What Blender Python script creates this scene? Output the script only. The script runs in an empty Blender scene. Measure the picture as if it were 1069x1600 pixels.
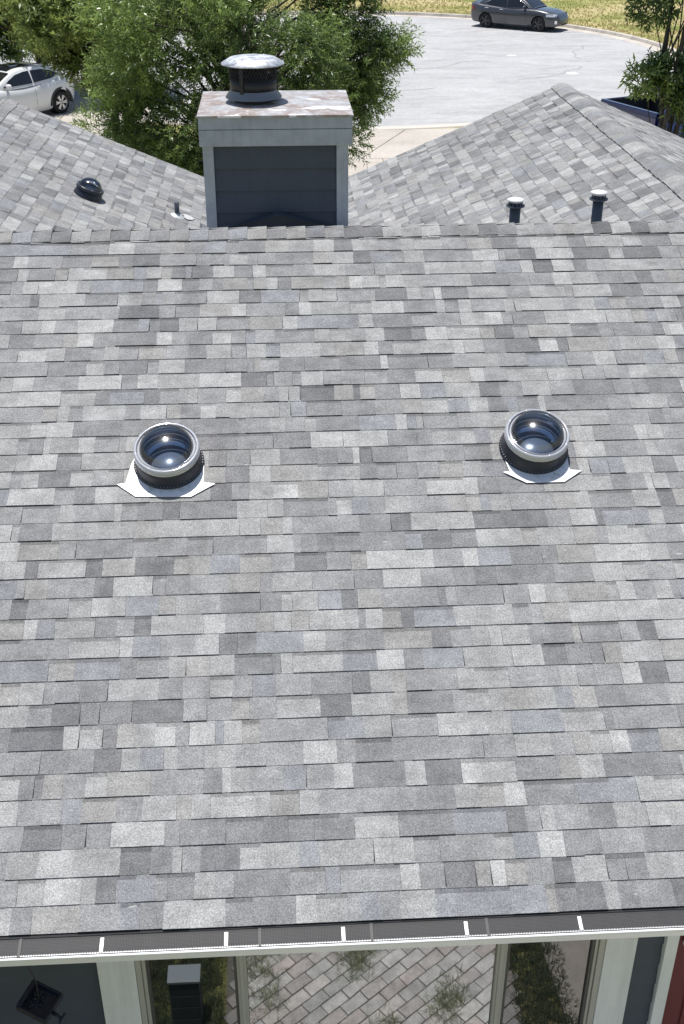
import bpy, bmesh, math, random
import numpy as np
from mathutils import Vector, Matrix
random.seed(11)
RNG = np.random.default_rng(5)
R = math.radians
S = bpy.context.scene
C = S.collection

# ------------------------------------------------------------------ camera, sky, sun, exposure
cam_d = bpy.data.cameras.new('camera'); cam = bpy.data.objects.new('camera', cam_d); C.objects.link(cam)
S.camera = cam
cam_d.sensor_fit = 'VERTICAL'; cam_d.sensor_height = 24; cam_d.lens = 27.0
cam_d.clip_start = .1; cam_d.clip_end = 3000
cam.location = (0, 0, 7.4)
cam.rotation_euler = (R(90 - 29.91), 0, -R(3.17))
SUN_EL, SUN_AZ = 81.0, -32.0            # azimuth from +y towards +x
W = bpy.data.worlds.new('World'); S.world = W; W.use_nodes = True
wn = W.node_tree.nodes; wl = W.node_tree.links
bg = wn['Background']; sky = wn.new('ShaderNodeTexSky'); sky.sky_type = 'NISHITA'; sky.sun_disc = False
sky.sun_elevation = R(SUN_EL); sky.sun_rotation = R(SUN_AZ)
wl.new(sky.outputs[0], bg.inputs[0]); bg.inputs[1].default_value = .095
sun_d = bpy.data.lights.new('sun', 'SUN'); sun_d.energy = 4.6; sun_d.angle = R(.53); sun_d.color = (1, .965, .91)
sun = bpy.data.objects.new('sun', sun_d); C.objects.link(sun); sun.location = (0, 0, 40)
sd = Vector((math.sin(R(SUN_AZ)) * math.cos(R(SUN_EL)), math.cos(R(SUN_AZ)) * math.cos(R(SUN_EL)), math.sin(R(SUN_EL))))
sun.rotation_euler = sd.to_track_quat('Z', 'Y').to_euler()
S.view_settings.view_transform = 'Standard'; S.view_settings.look = 'None'
S.view_settings.exposure = .32; S.view_settings.gamma = 1
S.view_settings.use_curve_mapping = False

# ------------------------------------------------------------------ materials
def mat(name, col=(.5, .5, .5), rough=.6, metal=0, spec=.5, ior=1.5, coat=0, trans=0):
    m = bpy.data.materials.new(name); m.use_nodes = True
    b = m.node_tree.nodes['Principled BSDF']
    b.inputs['Base Color'].default_value = (*col, 1); b.inputs['Roughness'].default_value = rough
    b.inputs['Metallic'].default_value = metal; b.inputs['IOR'].default_value = ior
    b.inputs['Specular IOR Level'].default_value = spec; b.inputs['Coat Weight'].default_value = coat
    b.inputs['Transmission Weight'].default_value = trans
    return m
class NT:
    def __init__(s, m): s.m = m; s.n = m.node_tree.nodes; s.l = m.node_tree.links; s.b = s.n['Principled BSDF']
    def pos(s): return s.n.new('ShaderNodeNewGeometry').outputs['Position']
    def obj(s): return s.n.new('ShaderNodeTexCoord').outputs['Object']
    def mapping(s, v, scale):
        k = s.n.new('ShaderNodeMapping'); k.inputs['Scale'].default_value = scale; s.l.new(v, k.inputs['Vector']); return k.outputs[0]
    def noise(s, v, scale, detail=3, rough=.55, dist=0):
        k = s.n.new('ShaderNodeTexNoise'); k.inputs['Scale'].default_value = scale; k.inputs['Detail'].default_value = detail
        k.inputs['Roughness'].default_value = rough; k.inputs['Distortion'].default_value = dist
        s.l.new(v, k.inputs['Vector']); return k.outputs['Fac']
    def ramp(s, f, stops, interp='LINEAR'):
        k = s.n.new('ShaderNodeValToRGB'); k.color_ramp.interpolation = interp; e = k.color_ramp.elements
        while len(e) < len(stops): e.new(.5)
        for q, (p, c) in zip(e, stops):
            q.position = p; q.color = (*(c if isinstance(c, tuple) else (c, c, c)), 1)
        s.l.new(f, k.inputs[0]); return k.outputs[0]
    def mix(s, f, a, b, mode='MIX'):
        k = s.n.new('ShaderNodeMix'); k.data_type = 'RGBA'; k.blend_type = mode; k.clamp_factor = True
        for v, i in ((f, 0), (a, 6), (b, 7)):
            if isinstance(v, (int, float)): k.inputs[i].default_value = v
            elif isinstance(v, tuple): k.inputs[i].default_value = (*v, 1)
            else: s.l.new(v, k.inputs[i])
        return k.outputs[2]
    def attr(s, name): 
        k = s.n.new('ShaderNodeAttribute'); k.attribute_name = name; return k
    def color(s, v): s.l.new(v, s.b.inputs['Base Color'])
    def bump(s, h, strength, dist):
        k = s.n.new('ShaderNodeBump'); k.inputs['Strength'].default_value = strength; k.inputs['Distance'].default_value = dist
        s.l.new(h, k.inputs['Height']); s.l.new(k.outputs[0], s.b.inputs['Normal'])
    def rough(s, v): s.l.new(v, s.b.inputs['Roughness'])

def granule_mat():
    m = mat('shingle_granules', rough=.95, spec=.25); t = NT(m); p = t.pos()
    a = t.attr('col').outputs['Color']
    g1 = t.noise(p, 130, 2, .7); g2 = t.noise(p, 330, 1, .6); big = t.noise(p, 5, 3)
    c = t.mix(1, a, t.ramp(g1, [(.32, .66), (.5, 1.0), (.68, 1.40)]), 'MULTIPLY')
    c = t.mix(1, c, t.ramp(g2, [(.3, .75), (.5, 1.0), (.7, 1.25)]), 'MULTIPLY')
    c = t.mix(1, c, t.ramp(big, [(.3, .93), (.7, 1.07)]), 'MULTIPLY')
    md = t.noise(t.mapping(p, (8, 12, 12)), 1, 6, .68); c = t.mix(1, c, t.ramp(md, [(.3, .80), (.5, 1.0), (.7, 1.19)]), 'MULTIPLY')
    stk = t.noise(t.mapping(p, (5, .7, .7)), 1, 5, .6, .4); c = t.mix(1, c, t.ramp(stk, [(.32, .90), (.5, 1.0), (.7, 1.09)]), 'MULTIPLY')
    sc = t.noise(t.mapping(p, (9, 26, 26)), 1, 4, .6, .3)
    c = t.mix(t.ramp(sc, [(.70, 0), (.76, .4)]), c, (.62, .62, .60))
    t.color(c); t.bump(g1, .45, .0025)
    return m
def weathered_paint(name, col, dark, stain=(.3, .3, .28), amount=.5, scale=1., drip=.45):
    m = mat(name, col, .65); t = NT(m); p = t.pos()
    n = t.noise(t.mapping(p, (1.6, 1.6, 1.6)), 2.2 * scale, 6, .65)
    f = t.noise(t.mapping(p, (3, 3, 40)), 3 * scale, 4, .6, .8)
    c = t.mix(t.ramp(n, [(.42, 0), (.72, amount)]), col, dark)
    c = t.mix(t.ramp(f, [(.55, 0), (.75, .35 * amount)]), c, stain)
    dr = t.noise(t.mapping(p, (16, 16, 1.1)), 1, 4, .65); c = t.mix(1, c, t.ramp(dr, [(.34, 1 - .22 * drip), (.52, 1.0), (.72, 1 + .1 * drip)]), 'MULTIPLY')
    t.color(c); t.bump(f, .25, .003); return m
def concrete_mat(name, a, b, scale=1.):
    m = mat(name, a, .9, spec=.3); t = NT(m); p = t.pos()
    n = t.noise(p, .35 * scale, 7, .62); f = t.noise(p, 9 * scale, 4, .7); st = t.noise(t.mapping(p, (.4, .9, 1)), .8 * scale, 5, .6, 1.2)
    c = t.mix(t.ramp(n, [(.35, 0), (.65, 1)]), a, b)
    c = t.mix(1, c, t.ramp(f, [(.3, .88), (.7, 1.1)]), 'MULTIPLY')
    c = t.mix(1, c, t.ramp(st, [(.36, .88), (.5, 1.0), (.66, 1.05)]), 'MULTIPLY')
    t.color(c); t.bump(f, .2, .01); return m
def street_mat(name, a, b):
    m = concrete_mat(name, a, b); t = NT(m); p = t.pos()
    src = t.b.inputs['Base Color'].links[0].from_socket
    oil = t.noise(p, .9, 4, .7); rub = t.noise(t.mapping(p, (.16, .5, 1)), 1, 6, .7, 2.2); fine = t.noise(p, 3.2, 6, .75)
    c = t.mix(1, src, t.ramp(oil, [(.68, 1.0), (.80, .80)]), 'MULTIPLY')
    c = t.mix(1, c, t.ramp(rub, [(.40, .90), (.46, 1.0), (.54, 1.0), (.60, .93)]), 'MULTIPLY')
    c = t.mix(1, c, t.ramp(fine, [(.3, .90), (.7, 1.09)]), 'MULTIPLY'); t.color(c); return m
M = {}
M['shingle'] = granule_mat()
M['deck'] = mat('roof_underlay', (.03, .03, .032), .9)
M['siding'] = weathered_paint('blue_grey_siding', (.050, .064, .084), (.064, .079, .098), (.08, .092, .105), .5, drip=.25)
M['trim'] = weathered_paint('grey_white_trim', (.40, .43, .455), (.27, .295, .32), (.20, .21, .215), .8, 1.5)
M['post'] = weathered_paint('white_wall_trim', (.72, .74, .70), (.58, .60, .56), (.45, .46, .42), .4)
M['frame'] = mat('beige_window_frame', (.40, .39, .33), .5)
M['dark'] = mat('dark_gap', (.015, .015, .017), .7)
M['white'] = mat('white_metal', (.80, .81, .82), .35, spec=.5)
M['concrete'] = concrete_mat('pale_driveway_concrete', (.40, .365, .325), (.47, .435, .395))
M['kerbstone'] = concrete_mat('kerb_concrete', (.42, .385, .34), (.52, .48, .43), 3)
M['street'] = street_mat('worn_grey_street', (.365, .365, .368), (.41, .41, .412))
M['paintmark'] = mat('white_road_paint', (.75, .75, .73), .8)
M['bark'] = mat('bark', (.06, .05, .04), .95)
t = NT(M['bark']); nn = t.noise(t.mapping(t.pos(), (9, 9, 2)), 3, 5); t.color(t.ramp(nn, [(.3, (.025, .022, .018)), (.7, (.11, .095, .08))])); t.bump(nn, .6, .03)

def glass_pane(name, col, ior, rough=.02):
    m = mat(name, col, rough, ior=ior); t = NT(m)
    n = t.noise(t.pos(), 2.2, 2); t.bump(n, .05, .01); return m
M['pane'] = glass_pane('coated_window_glass', (.065, .067, .066), 4.2, .025)
M['pane_side'] = glass_pane('dark_window_glass', (.012, .014, .013), 2.4)
M['car_glass'] = mat('tinted_car_glass', (.012, .014, .018), .04, ior=1.6)
M['tyre'] = mat('tyre_rubber', (.018, .018, .018), .85)
M['alloy'] = mat('alloy_silver', (.62, .62, .62), .3, metal=.8)
M['alloy_dark'] = mat('alloy_dark', (.10, .10, .105), .35, metal=.7)
M['black_plastic'] = mat('black_plastic', (.02, .02, .021), .55)
M['chrome'] = mat('chrome', (.8, .8, .8), .12, metal=1)

# ------------------------------------------------------------------ mesh helpers
class MB:
    def __init__(s): s.v = []; s.f = []; s.c = []; s.m = []; s.sm = []
    def add(s, vs, fs, col=(1, 1, 1), mi=0, smooth=False):
        b = len(s.v); s.v += [tuple(x) for x in vs]
        for f in fs: s.f.append([b + i for i in f]); s.c.append(col); s.m.append(mi); s.sm.append(smooth)
        return s
    def box(s, x0, x1, y0, y1, z0, z1, mi=0, M4=None):
        vs = [(x, y, z) for z in (z0, z1) for y in (y0, y1) for x in (x0, x1)]
        if M4 is not None: vs = [M4 @ Vector(v) for v in vs]
        return s.add(vs, [(0, 2, 3, 1), (4, 5, 7, 6), (0, 1, 5, 4), (2, 6, 7, 3), (0, 4, 6, 2), (1, 3, 7, 5)], mi=mi)
    def lathe(s, prof, n=32, M4=None, mi=0, smooth=True, closed=False):
        vs = []; k = len(prof)
        for i in range(n):
            a = 2 * math.pi * i / n; ca, sa = math.cos(a), math.sin(a)
            for r, z in prof:
                p = Vector((r * ca, r * sa, z)); vs.append(M4 @ p if M4 is not None else p)
        fs = []
        for i in range(n):
            j = (i + 1) % n
            for q in range(k if closed else k - 1):
                w = (q + 1) % k; fs.append((i * k + q, j * k + q, j * k + w, i * k + w))
        return s.add(vs, fs, mi=mi, smooth=smooth)
    def tube(s, pts, rad, n=8, mi=0, cap=True):
        pts = [Vector(p) for p in pts]; rad = rad if isinstance(rad, (list, tuple)) else [rad] * len(pts)
        vs = []; prev = None
        for i, p in enumerate(pts):
            d = (pts[min(i + 1, len(pts) - 1)] - pts[max(i - 1, 0)]).normalized()
            x = prev if prev is not None else (Vector((0, 0, 1)) if abs(d.z) < .9 else Vector((1, 0, 0)))
            x = (x - d * x.dot(d)).normalized(); y = d.cross(x); prev = x
            for k in range(n):
                a = 2 * math.pi * k / n; vs.append(p + (x * math.cos(a) + y * math.sin(a)) * rad[i])
        fs = [(i * n + k, i * n + (k + 1) % n, (i + 1) * n + (k + 1) % n, (i + 1) * n + k) for i in range(len(pts) - 1) for k in range(n)]
        if cap: fs += [tuple(range(n - 1, -1, -1)), tuple((len(pts) - 1) * n + k for k in range(n))]
        return s.add(vs, fs, mi=mi, smooth=True)
    def prism(s, poly, z0, z1, M4=None, mi=0):
        n = len(poly); vs = [Vector((x, y, z0)) for x, y in poly] + [Vector((x, y, z1)) for x, y in poly]
        if M4 is not None: vs = [M4 @ v for v in vs]
        return s.add(vs, [tuple(range(n - 1, -1, -1)), tuple(range(n, 2 * n))] + [(i, (i + 1) % n, n + (i + 1) % n, n + i) for i in range(n)], mi=mi)
    def build(s, name, mats, parent=None, bevel=0, colattr=False, loc=None):
        me = bpy.data.meshes.new(name); me.from_pydata(s.v, [], s.f)
        for m in (mats if isinstance(mats, (list, tuple)) else [mats]): me.materials.append(m)
        me.polygons.foreach_set('material_index', s.m); me.polygons.foreach_set('use_smooth', s.sm)
        if colattr:
            a = me.attributes.new('col', 'FLOAT_COLOR', 'FACE')
            a.data.foreach_set('color', np.array([(*c, 1) for c in s.c], np.float32).ravel())
        me.update()
        o = bpy.data.objects.new(name, me); C.objects.link(o)
        if parent: o.parent = parent
        if loc is not None: o.location = loc
        if bevel:
            b = o.modifiers.new('bevel', 'BEVEL'); b.width = bevel; b.segments = 2; b.limit_method = 'ANGLE'
        return o
def empty(name, loc=(0, 0, 0), rotz=0, parent=None):
    o = bpy.data.objects.new(name, None); C.objects.link(o); o.location = loc; o.rotation_euler = (0, 0, rotz); o.empty_display_size = .2
    if parent: o.parent = parent
    return o
def tag(o, label, cat, group=None):
    o['label'] = label; o['category'] = cat
    if group: o['group'] = group
    return o
def structure(o): o['kind'] = 'structure'; return o
def stuff(o): o['kind'] = 'stuff'; return o
def frame_matrix(o, u, v, n):
    return Matrix((( u[0], v[0], n[0], o[0]), (u[1], v[1], n[1], o[1]), (u[2], v[2], n[2], o[2]), (0, 0, 0, 1)))

# ------------------------------------------------------------------ the ground
def sheet(name, poly, z, m, kind=True):
    me = bpy.data.meshes.new(name); me.from_pydata([(x, y, z) for x, y in poly], [], [tuple(range(len(poly)))]); me.materials.append(m)
    o = bpy.data.objects.new(name, me); C.objects.link(o); o['kind'] = 'structure'; return o
gm = mat('dry_lawn', (.2, .2, .08), 1, spec=.1); t = NT(gm); p = t.pos()
n1 = t.noise(p, .28, 6, .65); n2 = t.noise(t.mapping(p, (1, .45, 1)), 3.5, 6, .75); n3 = t.noise(p, 24, 3, .8)
c = t.ramp(n1, [(.34, (.15, .20, .05)), (.44, (.27, .28, .10)), (.54, (.40, .35, .17)), (.66, (.47, .40, .23))])
c = t.mix(1, c, t.ramp(n2, [(.3, .62), (.5, 1.0), (.7, 1.3)]), 'MULTIPLY')
c = t.mix(1, c, t.ramp(n3, [(.3, .6), (.7, 1.35)]), 'MULTIPLY'); t.color(c); t.bump(n3, .8, .05)
sheet('ground', [(-700, -700), (700, -700), (700, 700), (-700, 700)], 0, gm)
CX, CY, RAD = 2.5, 50.35, 14.15
def arc(r, a0, a1, n): return [(CX + r * math.cos(a0 + (a1 - a0) * i / n), CY + r * math.sin(a0 + (a1 - a0) * i / n)) for i in range(n + 1)]
RA0, RA1 = R(150), R(180)       # the road leaves the circle to the left, behind the trees
street = sheet('street', arc(RAD, R(-175), R(150), 110) + [(-60, 74), (-60, 62)], .004, M['street'])
for (x, y, w) in ((9.8, 50.25, .42), (11.3, 45.8, .55)):
    mb = MB(); k = 9
    mb.add([(x + w * random.uniform(.35, .6) * math.cos(2 * math.pi * i / k), y + .5 * w * random.uniform(.5, 1) * math.sin(2 * math.pi * i / k), .009) for i in range(k)], [tuple(range(k))])
    o = mb.build('paint_mark', M['paintmark'], street); 
# cracks in the street surface
mb = MB()
for q in range(9):
    a = random.uniform(0, 6.28); x, y = CX + random.uniform(0, 11), CY + random.uniform(-11, 10); pts = []
    for i in range(12):
        pts.append((x, y)); a += random.uniform(-.5, .5); x += math.cos(a) * .5; y += math.sin(a) * .35
    for (xa, ya), (xb, yb) in zip(pts, pts[1:]):
        dx, dy = xb - xa, yb - ya; l = math.hypot(dx, dy); w = .014; ox, oy = -dy / l * w, dx / l * w
        mb.add([(xa - ox, ya - oy, .0085), (xb - ox, yb - oy, .0085), (xb + ox, yb + oy, .0085), (xa + ox, ya + oy, .0085)], [(0, 1, 2, 3)])
stuff(mb.build('crack', mat('tar_crack', (.2, .2, .2), .9), street))
# gutter pan and kerb round the circle, in cast sections
kerb = empty('kerb'); structure(kerb)
prof = [(-.55, .0075), (-.02, .012), (.02, .13), (.05, .15), (.17, .15), (.19, .13), (.19, -.05)]
sec = 40
for i in range(sec):
    a0 = R(-62) + (R(149) + R(62)) * i / sec; a1 = R(-62) + (R(149) + R(62)) * (i + 1) / sec - .0012
    mb = MB(); st = 4; vs = []
    for k in range(st + 1):
        a = a0 + (a1 - a0) * k / st
        for d, z in prof: vs.append((CX + (RAD + d) * math.cos(a), CY + (RAD + d) * math.sin(a), z))
    n = len(prof)
    fs = [(k * n + j, k * n + j + 1, (k + 1) * n + j + 1, (k + 1) * n + j) for k in range(st) for j in range(n - 1)]
    fs += [tuple(range(n)), tuple(st * n + j for j in range(n - 1, -1, -1))]
    mb.add(vs, fs); mb.build('kerb_section', M['kerbstone'], kerb)
# flush dropped kerb in front of the driveways
mb = MB(); vs = []
for k in range(41):
    a = R(-136) + R(73.5) * k / 40
    for d, z in ((-.30, .008), (-.02, .012), (.2, .03), (.25, -.03)): vs.append((CX + (RAD + d) * math.cos(a), CY + (RAD + d) * math.sin(a), z))
mb.add(vs, [(k * 4 + j, k * 4 + j + 1, (k + 1) * 4 + j + 1, (k + 1) * 4 + j) for k in range(40) for j in range(3)])
structure(mb.build('dropped_kerb', mat('pale_kerb', (.50, .465, .42), .9)))
# driveways cast in slabs with open joints
def slabs(name, polys, m):
    e = empty(name); structure(e)
    for poly in polys:
        mb = MB(); mb.prism(poly, -.05, .02 + random.uniform(-.002, .002)); mb.build('slab', m, e, bevel=.008)
    return e
g = .012
def quad(x0, x1, y0, y1, sk=0): return [(x0 + g, y0 + g), (x1 - g, y0 + g), (x1 - g + sk, y1 - g), (x0 + g + sk, y1 - g)]
py = []
for (xa, xb) in ((-.6, 2.9), (2.9, 6.2)):
    for (ya, yb) in ((17, 21), (21, 24.6), (24.6, 28.4), (28.4, 32.25)): py.append(quad(xa, xb, ya, yb))
py += [[(-1.2, 32.27), (2.3, 32.27), (3.9, 35.95), (-1.2, 36.35)], [(2.33, 32.27), (6.2, 32.27), (6.7, 36.2), (3.93, 35.95)]]
slabs('driveway', py, M['concrete'])
py = []
for (xa, xb) in ((8.6, 11.0), (11.0, 13.6)):
    for i in range(5): py.append(quad(xa, xb, 19 + i * 4, 23 + i * 4))
slabs('driveway', py, M['concrete'])
py = []
for i in range(5):
    for j in range(3):
        a, b = -12.2 + j * 2.7, 27 + i * 2.9
        py.append(quad(a, a + 2.7, b, b + 2.9))
slabs('driveway', py, M['concrete'])

# ------------------------------------------------------------------ the house
house = empty('house', (0, 0, 0))
tag(house, 'single storey house under grey patchwork shingles with skylights and chimney', 'house')
PIT = R(22.62); SP, CP = math.sin(PIT), math.cos(PIT); EXP = .143
TONES = [((.300, .300, .296), 16), ((.258, .258, .256), 26), ((.220, .220, .221), 26), ((.184, .184, .187), 19), ((.150, .150, .154), 7), ((.206, .210, .222), 8), ((.238, .235, .229), 9)]
def tone():
    c = random.choices([x[0] for x in TONES], [x[1] for x in TONES])[0]; k = random.uniform(.93, 1.07)
    return tuple(min(.8, q * k) for q in c)
def tab_geo(mb, P, u0, u1, v, sh, th, col, taper, top=.012, band=None):
    """one shingle tab: a wedge, thick at the butt, tucked under the course above"""
    uu = (u0 + u1) / 2
    j = [random.uniform(-.0012, .0012) for _ in range(2)]
    vm = v + EXP - .026; ve = v + EXP + top; hm = th * (ve - vm) / (ve - v) + .0015
    pts = [(u0 - taper + .0002, v + sh, th + j[0]), (u1 + taper - .0002, v + sh, th + j[1]), (u1 + taper * .2 - .0002, vm, hm), (u0 - taper * .2 + .0002, vm, hm),
           (u1 - .0002, ve, .0012), (u0 + .0002, ve, .0012), (u0 - taper + .0002, v + sh + .002, -.001), (u1 + taper - .0002, v + sh + .002, -.001)]
    vs = [P(*q) for q in pts]
    b = len(mb.v)
    mb.add(vs, [(0, 1, 2, 3), (0, 3, 6), (1, 7, 2)], col); mb.f.append([b, b + 6, b + 7, b + 1]); mb.c.append((.035, .035, .037)); mb.m.append(0); mb.sm.append(False)
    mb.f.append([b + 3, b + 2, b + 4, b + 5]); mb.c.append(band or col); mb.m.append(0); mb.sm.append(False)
def course(u0, u1):
    """tabs of one course: strips a metre long, saw toothed into tabs"""
    out = []; u = u0 - random.uniform(0, .5)
    strip = u + random.uniform(.3, 1.0); sh = random.uniform(-.0035, .0035); proud = random.random() < .5
    while u < u1:
        w = random.choice((.05, .08, .10, .11, .13, .14, .16, .18, .20, .24, .29))
        if proud: w = max(w, .10)
        e = u + w
        new = False
        if strip - e < .05: e = strip; new = True
        if e > u0 and u < u1:
            out.append((max(u, u0), min(e, u1), sh, (.0082 if proud else .0046) + random.uniform(-.001, .0032) * (random.random() < .6), random.uniform(.002, .009) * (1 if proud else -1) * .5))
        if new: strip = e + 1.0; sh = random.uniform(-.0035, .0035)
        u = e; proud = not proud if random.random() < .8 else proud
    return out
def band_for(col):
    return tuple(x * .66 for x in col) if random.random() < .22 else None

# ---- main roof: plane through row 0 butt line, rows count downwards in the photograph
ROW0 = Vector((0, 8.752, 4.693)); NROW = 36
U = Vector((1, 0, 0)); V = Vector((0, CP, SP)); N = Vector((0, -SP, CP))
EAVE = ROW0 - V * (EXP * NROW)
MX0, MX1 = -8.3, 8.8
VR = EXP * (NROW + 2.05)
RIDGE = EAVE + V * VR
roof = MB()
DT = -.022
def Pm(u, v, h): return EAVE + U * u + V * v + N * h
corners = [Pm(MX0, -.012, -.004), Pm(MX1, -.012, -.004), Pm(MX1, VR, -.004), Pm(MX0, VR, -.004)]
roof.add(corners + [q + N * DT for q in corners], [(0, 1, 2, 3), (7, 6, 5, 4), (0, 4, 5, 1), (3, 7, 4, 0), (1, 5, 6, 2)])
VN = Vector((0, CP, -SP)); NN = Vector((0, SP, CP))
def Pn(u, v, h): return RIDGE + U * u + VN * v + NN * h
q2 = [Pn(MX0, 0, -.004), Pn(MX1, 0, -.004), Pn(MX1, 5.2, -.004), Pn(MX0, 5.2, -.004)]
roof.add(q2 + [q + NN * DT for q in q2], [(0, 3, 2, 1), (4, 5, 6, 7), (2, 3, 7, 6), (0, 4, 7, 3), (1, 2, 6, 5)])
roof_o = roof.build('roof', M['deck'], house)
SKY = [(-.765, 6.806), (1.668, 6.848)]           # skylight bases on the slope (x, y)
vis = []; rest = MB()
for r in range(NROW + 2):
    v = EXP * r
    for (a, b, sh, th, tp) in course(MX0, MX1):
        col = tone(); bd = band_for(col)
        cx = (a + b) / 2; half = 1.78 + (v / VR) * .98 ; mid = .245 + (v / VR) * .29
        top = .012 if r < NROW + 1 else .004
        if r <= 15 and abs(cx - mid) < half + (b - a) / 2 and len(vis) < 296:
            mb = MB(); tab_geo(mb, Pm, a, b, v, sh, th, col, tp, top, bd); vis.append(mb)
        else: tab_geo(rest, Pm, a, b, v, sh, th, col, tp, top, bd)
for mb in vis: mb.build('shingle', M['shingle'], roof_o, colattr=True)
stuff(rest.build('shingle', M['shingle'], roof_o, colattr=True))
back = MB()
for r in range(36):
    v = EXP * (r + 1)
    def Pb(u, vv, h, v=v): return Pn(u, v - (vv), h)
    for (a, b, sh, th, tp) in course(MX0, MX1):
        col = tone(); tab_geo(back, Pb, a, b, 0, sh, th, col, tp)
stuff(back.build('back_slope_shingle', M['shingle'], roof_o, colattr=True))

def ridge_caps(parent, P0, D, length, side_a, na, side_b, nb, w, exp, lift=.012, wave=0, start_low=True):
    n = int(length / exp)
    for i in range(n):
        col = tone()
        if random.random() < .25: col = tuple(x * .8 for x in col)
        mb = MB(); vs = []; ww = w + random.uniform(-.006, .006); up = (na + nb).normalized()
        L = lift + random.uniform(0, .004) * (1 if wave == 0 else 2.5)
        K = 9
        for k, (d, h) in enumerate(((i * exp - .02, L * .35), (i * exp + exp * .5, L * .8 + wave * .5), (i * exp + exp, L + wave), (i * exp + exp, L + wave - .0075))):
            for j in range(K):
                s = -1 + 2 * j / (K - 1); sa, nn = (side_a, na) if s < 0 else (side_b, nb)
                hh = h if abs(s) > .28 else h - .012 * (1 - abs(s) / .28) ; 
                edge = 1 if abs(s) < .9 else .75
                vs.append(P0 + D * (d + random.uniform(-.001, .001)) + sa * (abs(s) * ww) + nn * (hh * edge) )
        fs = [(k * K + j, k * K + j + 1, (k + 1) * K + j + 1, (k + 1) * K + j) for k in range(3) for j in range(K - 1)]
        mb.add(vs, fs, col)
        # turned down long edges
        for j in (0, K - 1):
            sa, nn = (side_a, na) if j == 0 else (side_b, nb)
            a, b2 = vs[j], vs[2 * K + j]
            mb.add([a, b2, b2 - nn * .016 - sa * .002, a - nn * .012 - sa * .002], [(0, 1, 2, 3)], col)
        mb.build('ridge_shingle', M['shingle'], parent, colattr=True)
ridge_caps(roof_o, RIDGE + Vector((-4.2, 0, .004)), U, 9.4, -V, N, VN, NN, .142, .152, .015)

# ---- the two street side wings, ridges running away from the camera
def wing(ax, ay, az, name, y0=9.3, half=4.4, cap_wave=0., seed=1):
    random.seed(seed)
    D = Vector((0, 1, 0))
    SL = half / CP
    A = Vector((ax, ay, az))
    mbd = MB(); tabs = MB()
    for s in (-1, 1):
        dn = Vector((s * CP, 0, -SP)); nn = Vector((s * SP, 0, CP))
        q = [A + nn * -.004, A + dn * SL + nn * -.004, Vector((A.x, y0, A.z)) + dn * SL + nn * -.004, Vector((A.x, y0, A.z)) + nn * -.004]
        f = [(0, 1, 2, 3), (4, 7, 6, 5), (0, 4, 5, 1), (1, 5, 6, 2)]
        if s < 0: f = [tuple(reversed(x)) for x in f]
        mbd.add(q + [x + nn * -.03 for x in q], f)
        rows = int(SL / EXP)
        for r in range(rows):
            dv = EXP * (r + 1)
            def P(u, v, h, dv=dv, dn=dn, nn=nn): return Vector((A.x, u, A.z)) + dn * (dv - v) + nn * h
            ylow = max(y0, 9.25 + dv * CP - .5)
            for (a, b, sh, th, tp) in course(ylow, ay + .02):
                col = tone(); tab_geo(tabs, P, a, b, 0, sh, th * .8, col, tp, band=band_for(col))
    o = mbd.build(name, M['deck'], house)
    stuff(tabs.build('shingle', M['shingle'], o, colattr=True))
    da, na = Vector((-CP, 0, -SP)), Vector((-SP, 0, CP)); db, nb = Vector((CP, 0, -SP)), Vector((SP, 0, CP))
    ridge_caps(o, Vector((ax, y0 - .1, az + .004)), Vector((0, 1, 0)), ay - y0 + .14, db, nb, da, na, .155, .165, .013, cap_wave)
    # bargeboard under each front rake
    for s in (-1, 1):
        mb = MB(); dn = Vector((s * CP, 0, -SP)); nn = Vector((s * SP, 0, CP))
        M4 = frame_matrix(A, dn, Vector((0, 1, 0)), nn)
        mb.box(0, SL, -.03, -.002, -.2, -.04, M4=M4); mb.build('bargeboard', M['trim'], house)
    return o
wing(3.90, 16.3, 4.63, 'roof', cap_wave=.006, seed=21)
wing(-3.43, 15.6, 4.63, 'roof', seed=22)
random.seed(5)

# ---- outer walls of the house that this camera does not see
mb = MB(); mb.box(MX0 + .3, MX0 + .42, 4.5, 13.4, 0, 2.62); mb.box(MX1 - .42, MX1 - .3, 4.5, 13.4, 0, 2.62)
for x0, x1, y in ((-7.6, .2, 15.35), (.2, 8.1, 16.0)):
    xm = -3.43 if x1 < 1 else 3.9
    zt = lambda x: 4.56 - abs(x - xm) * .4167
    mb.add([(x0, y, 0), (x1, y, 0), (x1, y, zt(x1)), (xm, y, zt(xm)), (x0, y, zt(x0)), (x0, y - .12, 0), (x1, y - .12, 0), (x1, y - .12, zt(x1)), (xm, y - .12, zt(xm)), (x0, y - .12, zt(x0))],
           [(4, 3, 2, 1, 0), (5, 6, 7, 8, 9), (0, 1, 6, 5), (1, 2, 7, 6), (0, 5, 9, 4)])
mb.box(-7.6, -7.48, 9, 15.3, 0, 2.6); mb.box(7.98, 8.1, 9, 15.9, 0, 2.6)
for xg in (MX0 + .3, MX1 - .42):
    yr, zr = RIDGE.y, RIDGE.z - .08
    P6 = [(xg + d, y, z) for d in (0, .12) for y, z in ((4.5, 2.62), (13.4, 2.62), (13.4, zr - (13.4 - yr) * .4167), (yr, zr), (4.5, zr - (yr - 4.5) * .4167))]
    mb.add(P6, [(4, 3, 2, 1, 0), (5, 6, 7, 8, 9), (2, 3, 8, 7), (3, 4, 9, 8)])
mb.build('wall', M['siding'], house)
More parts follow.
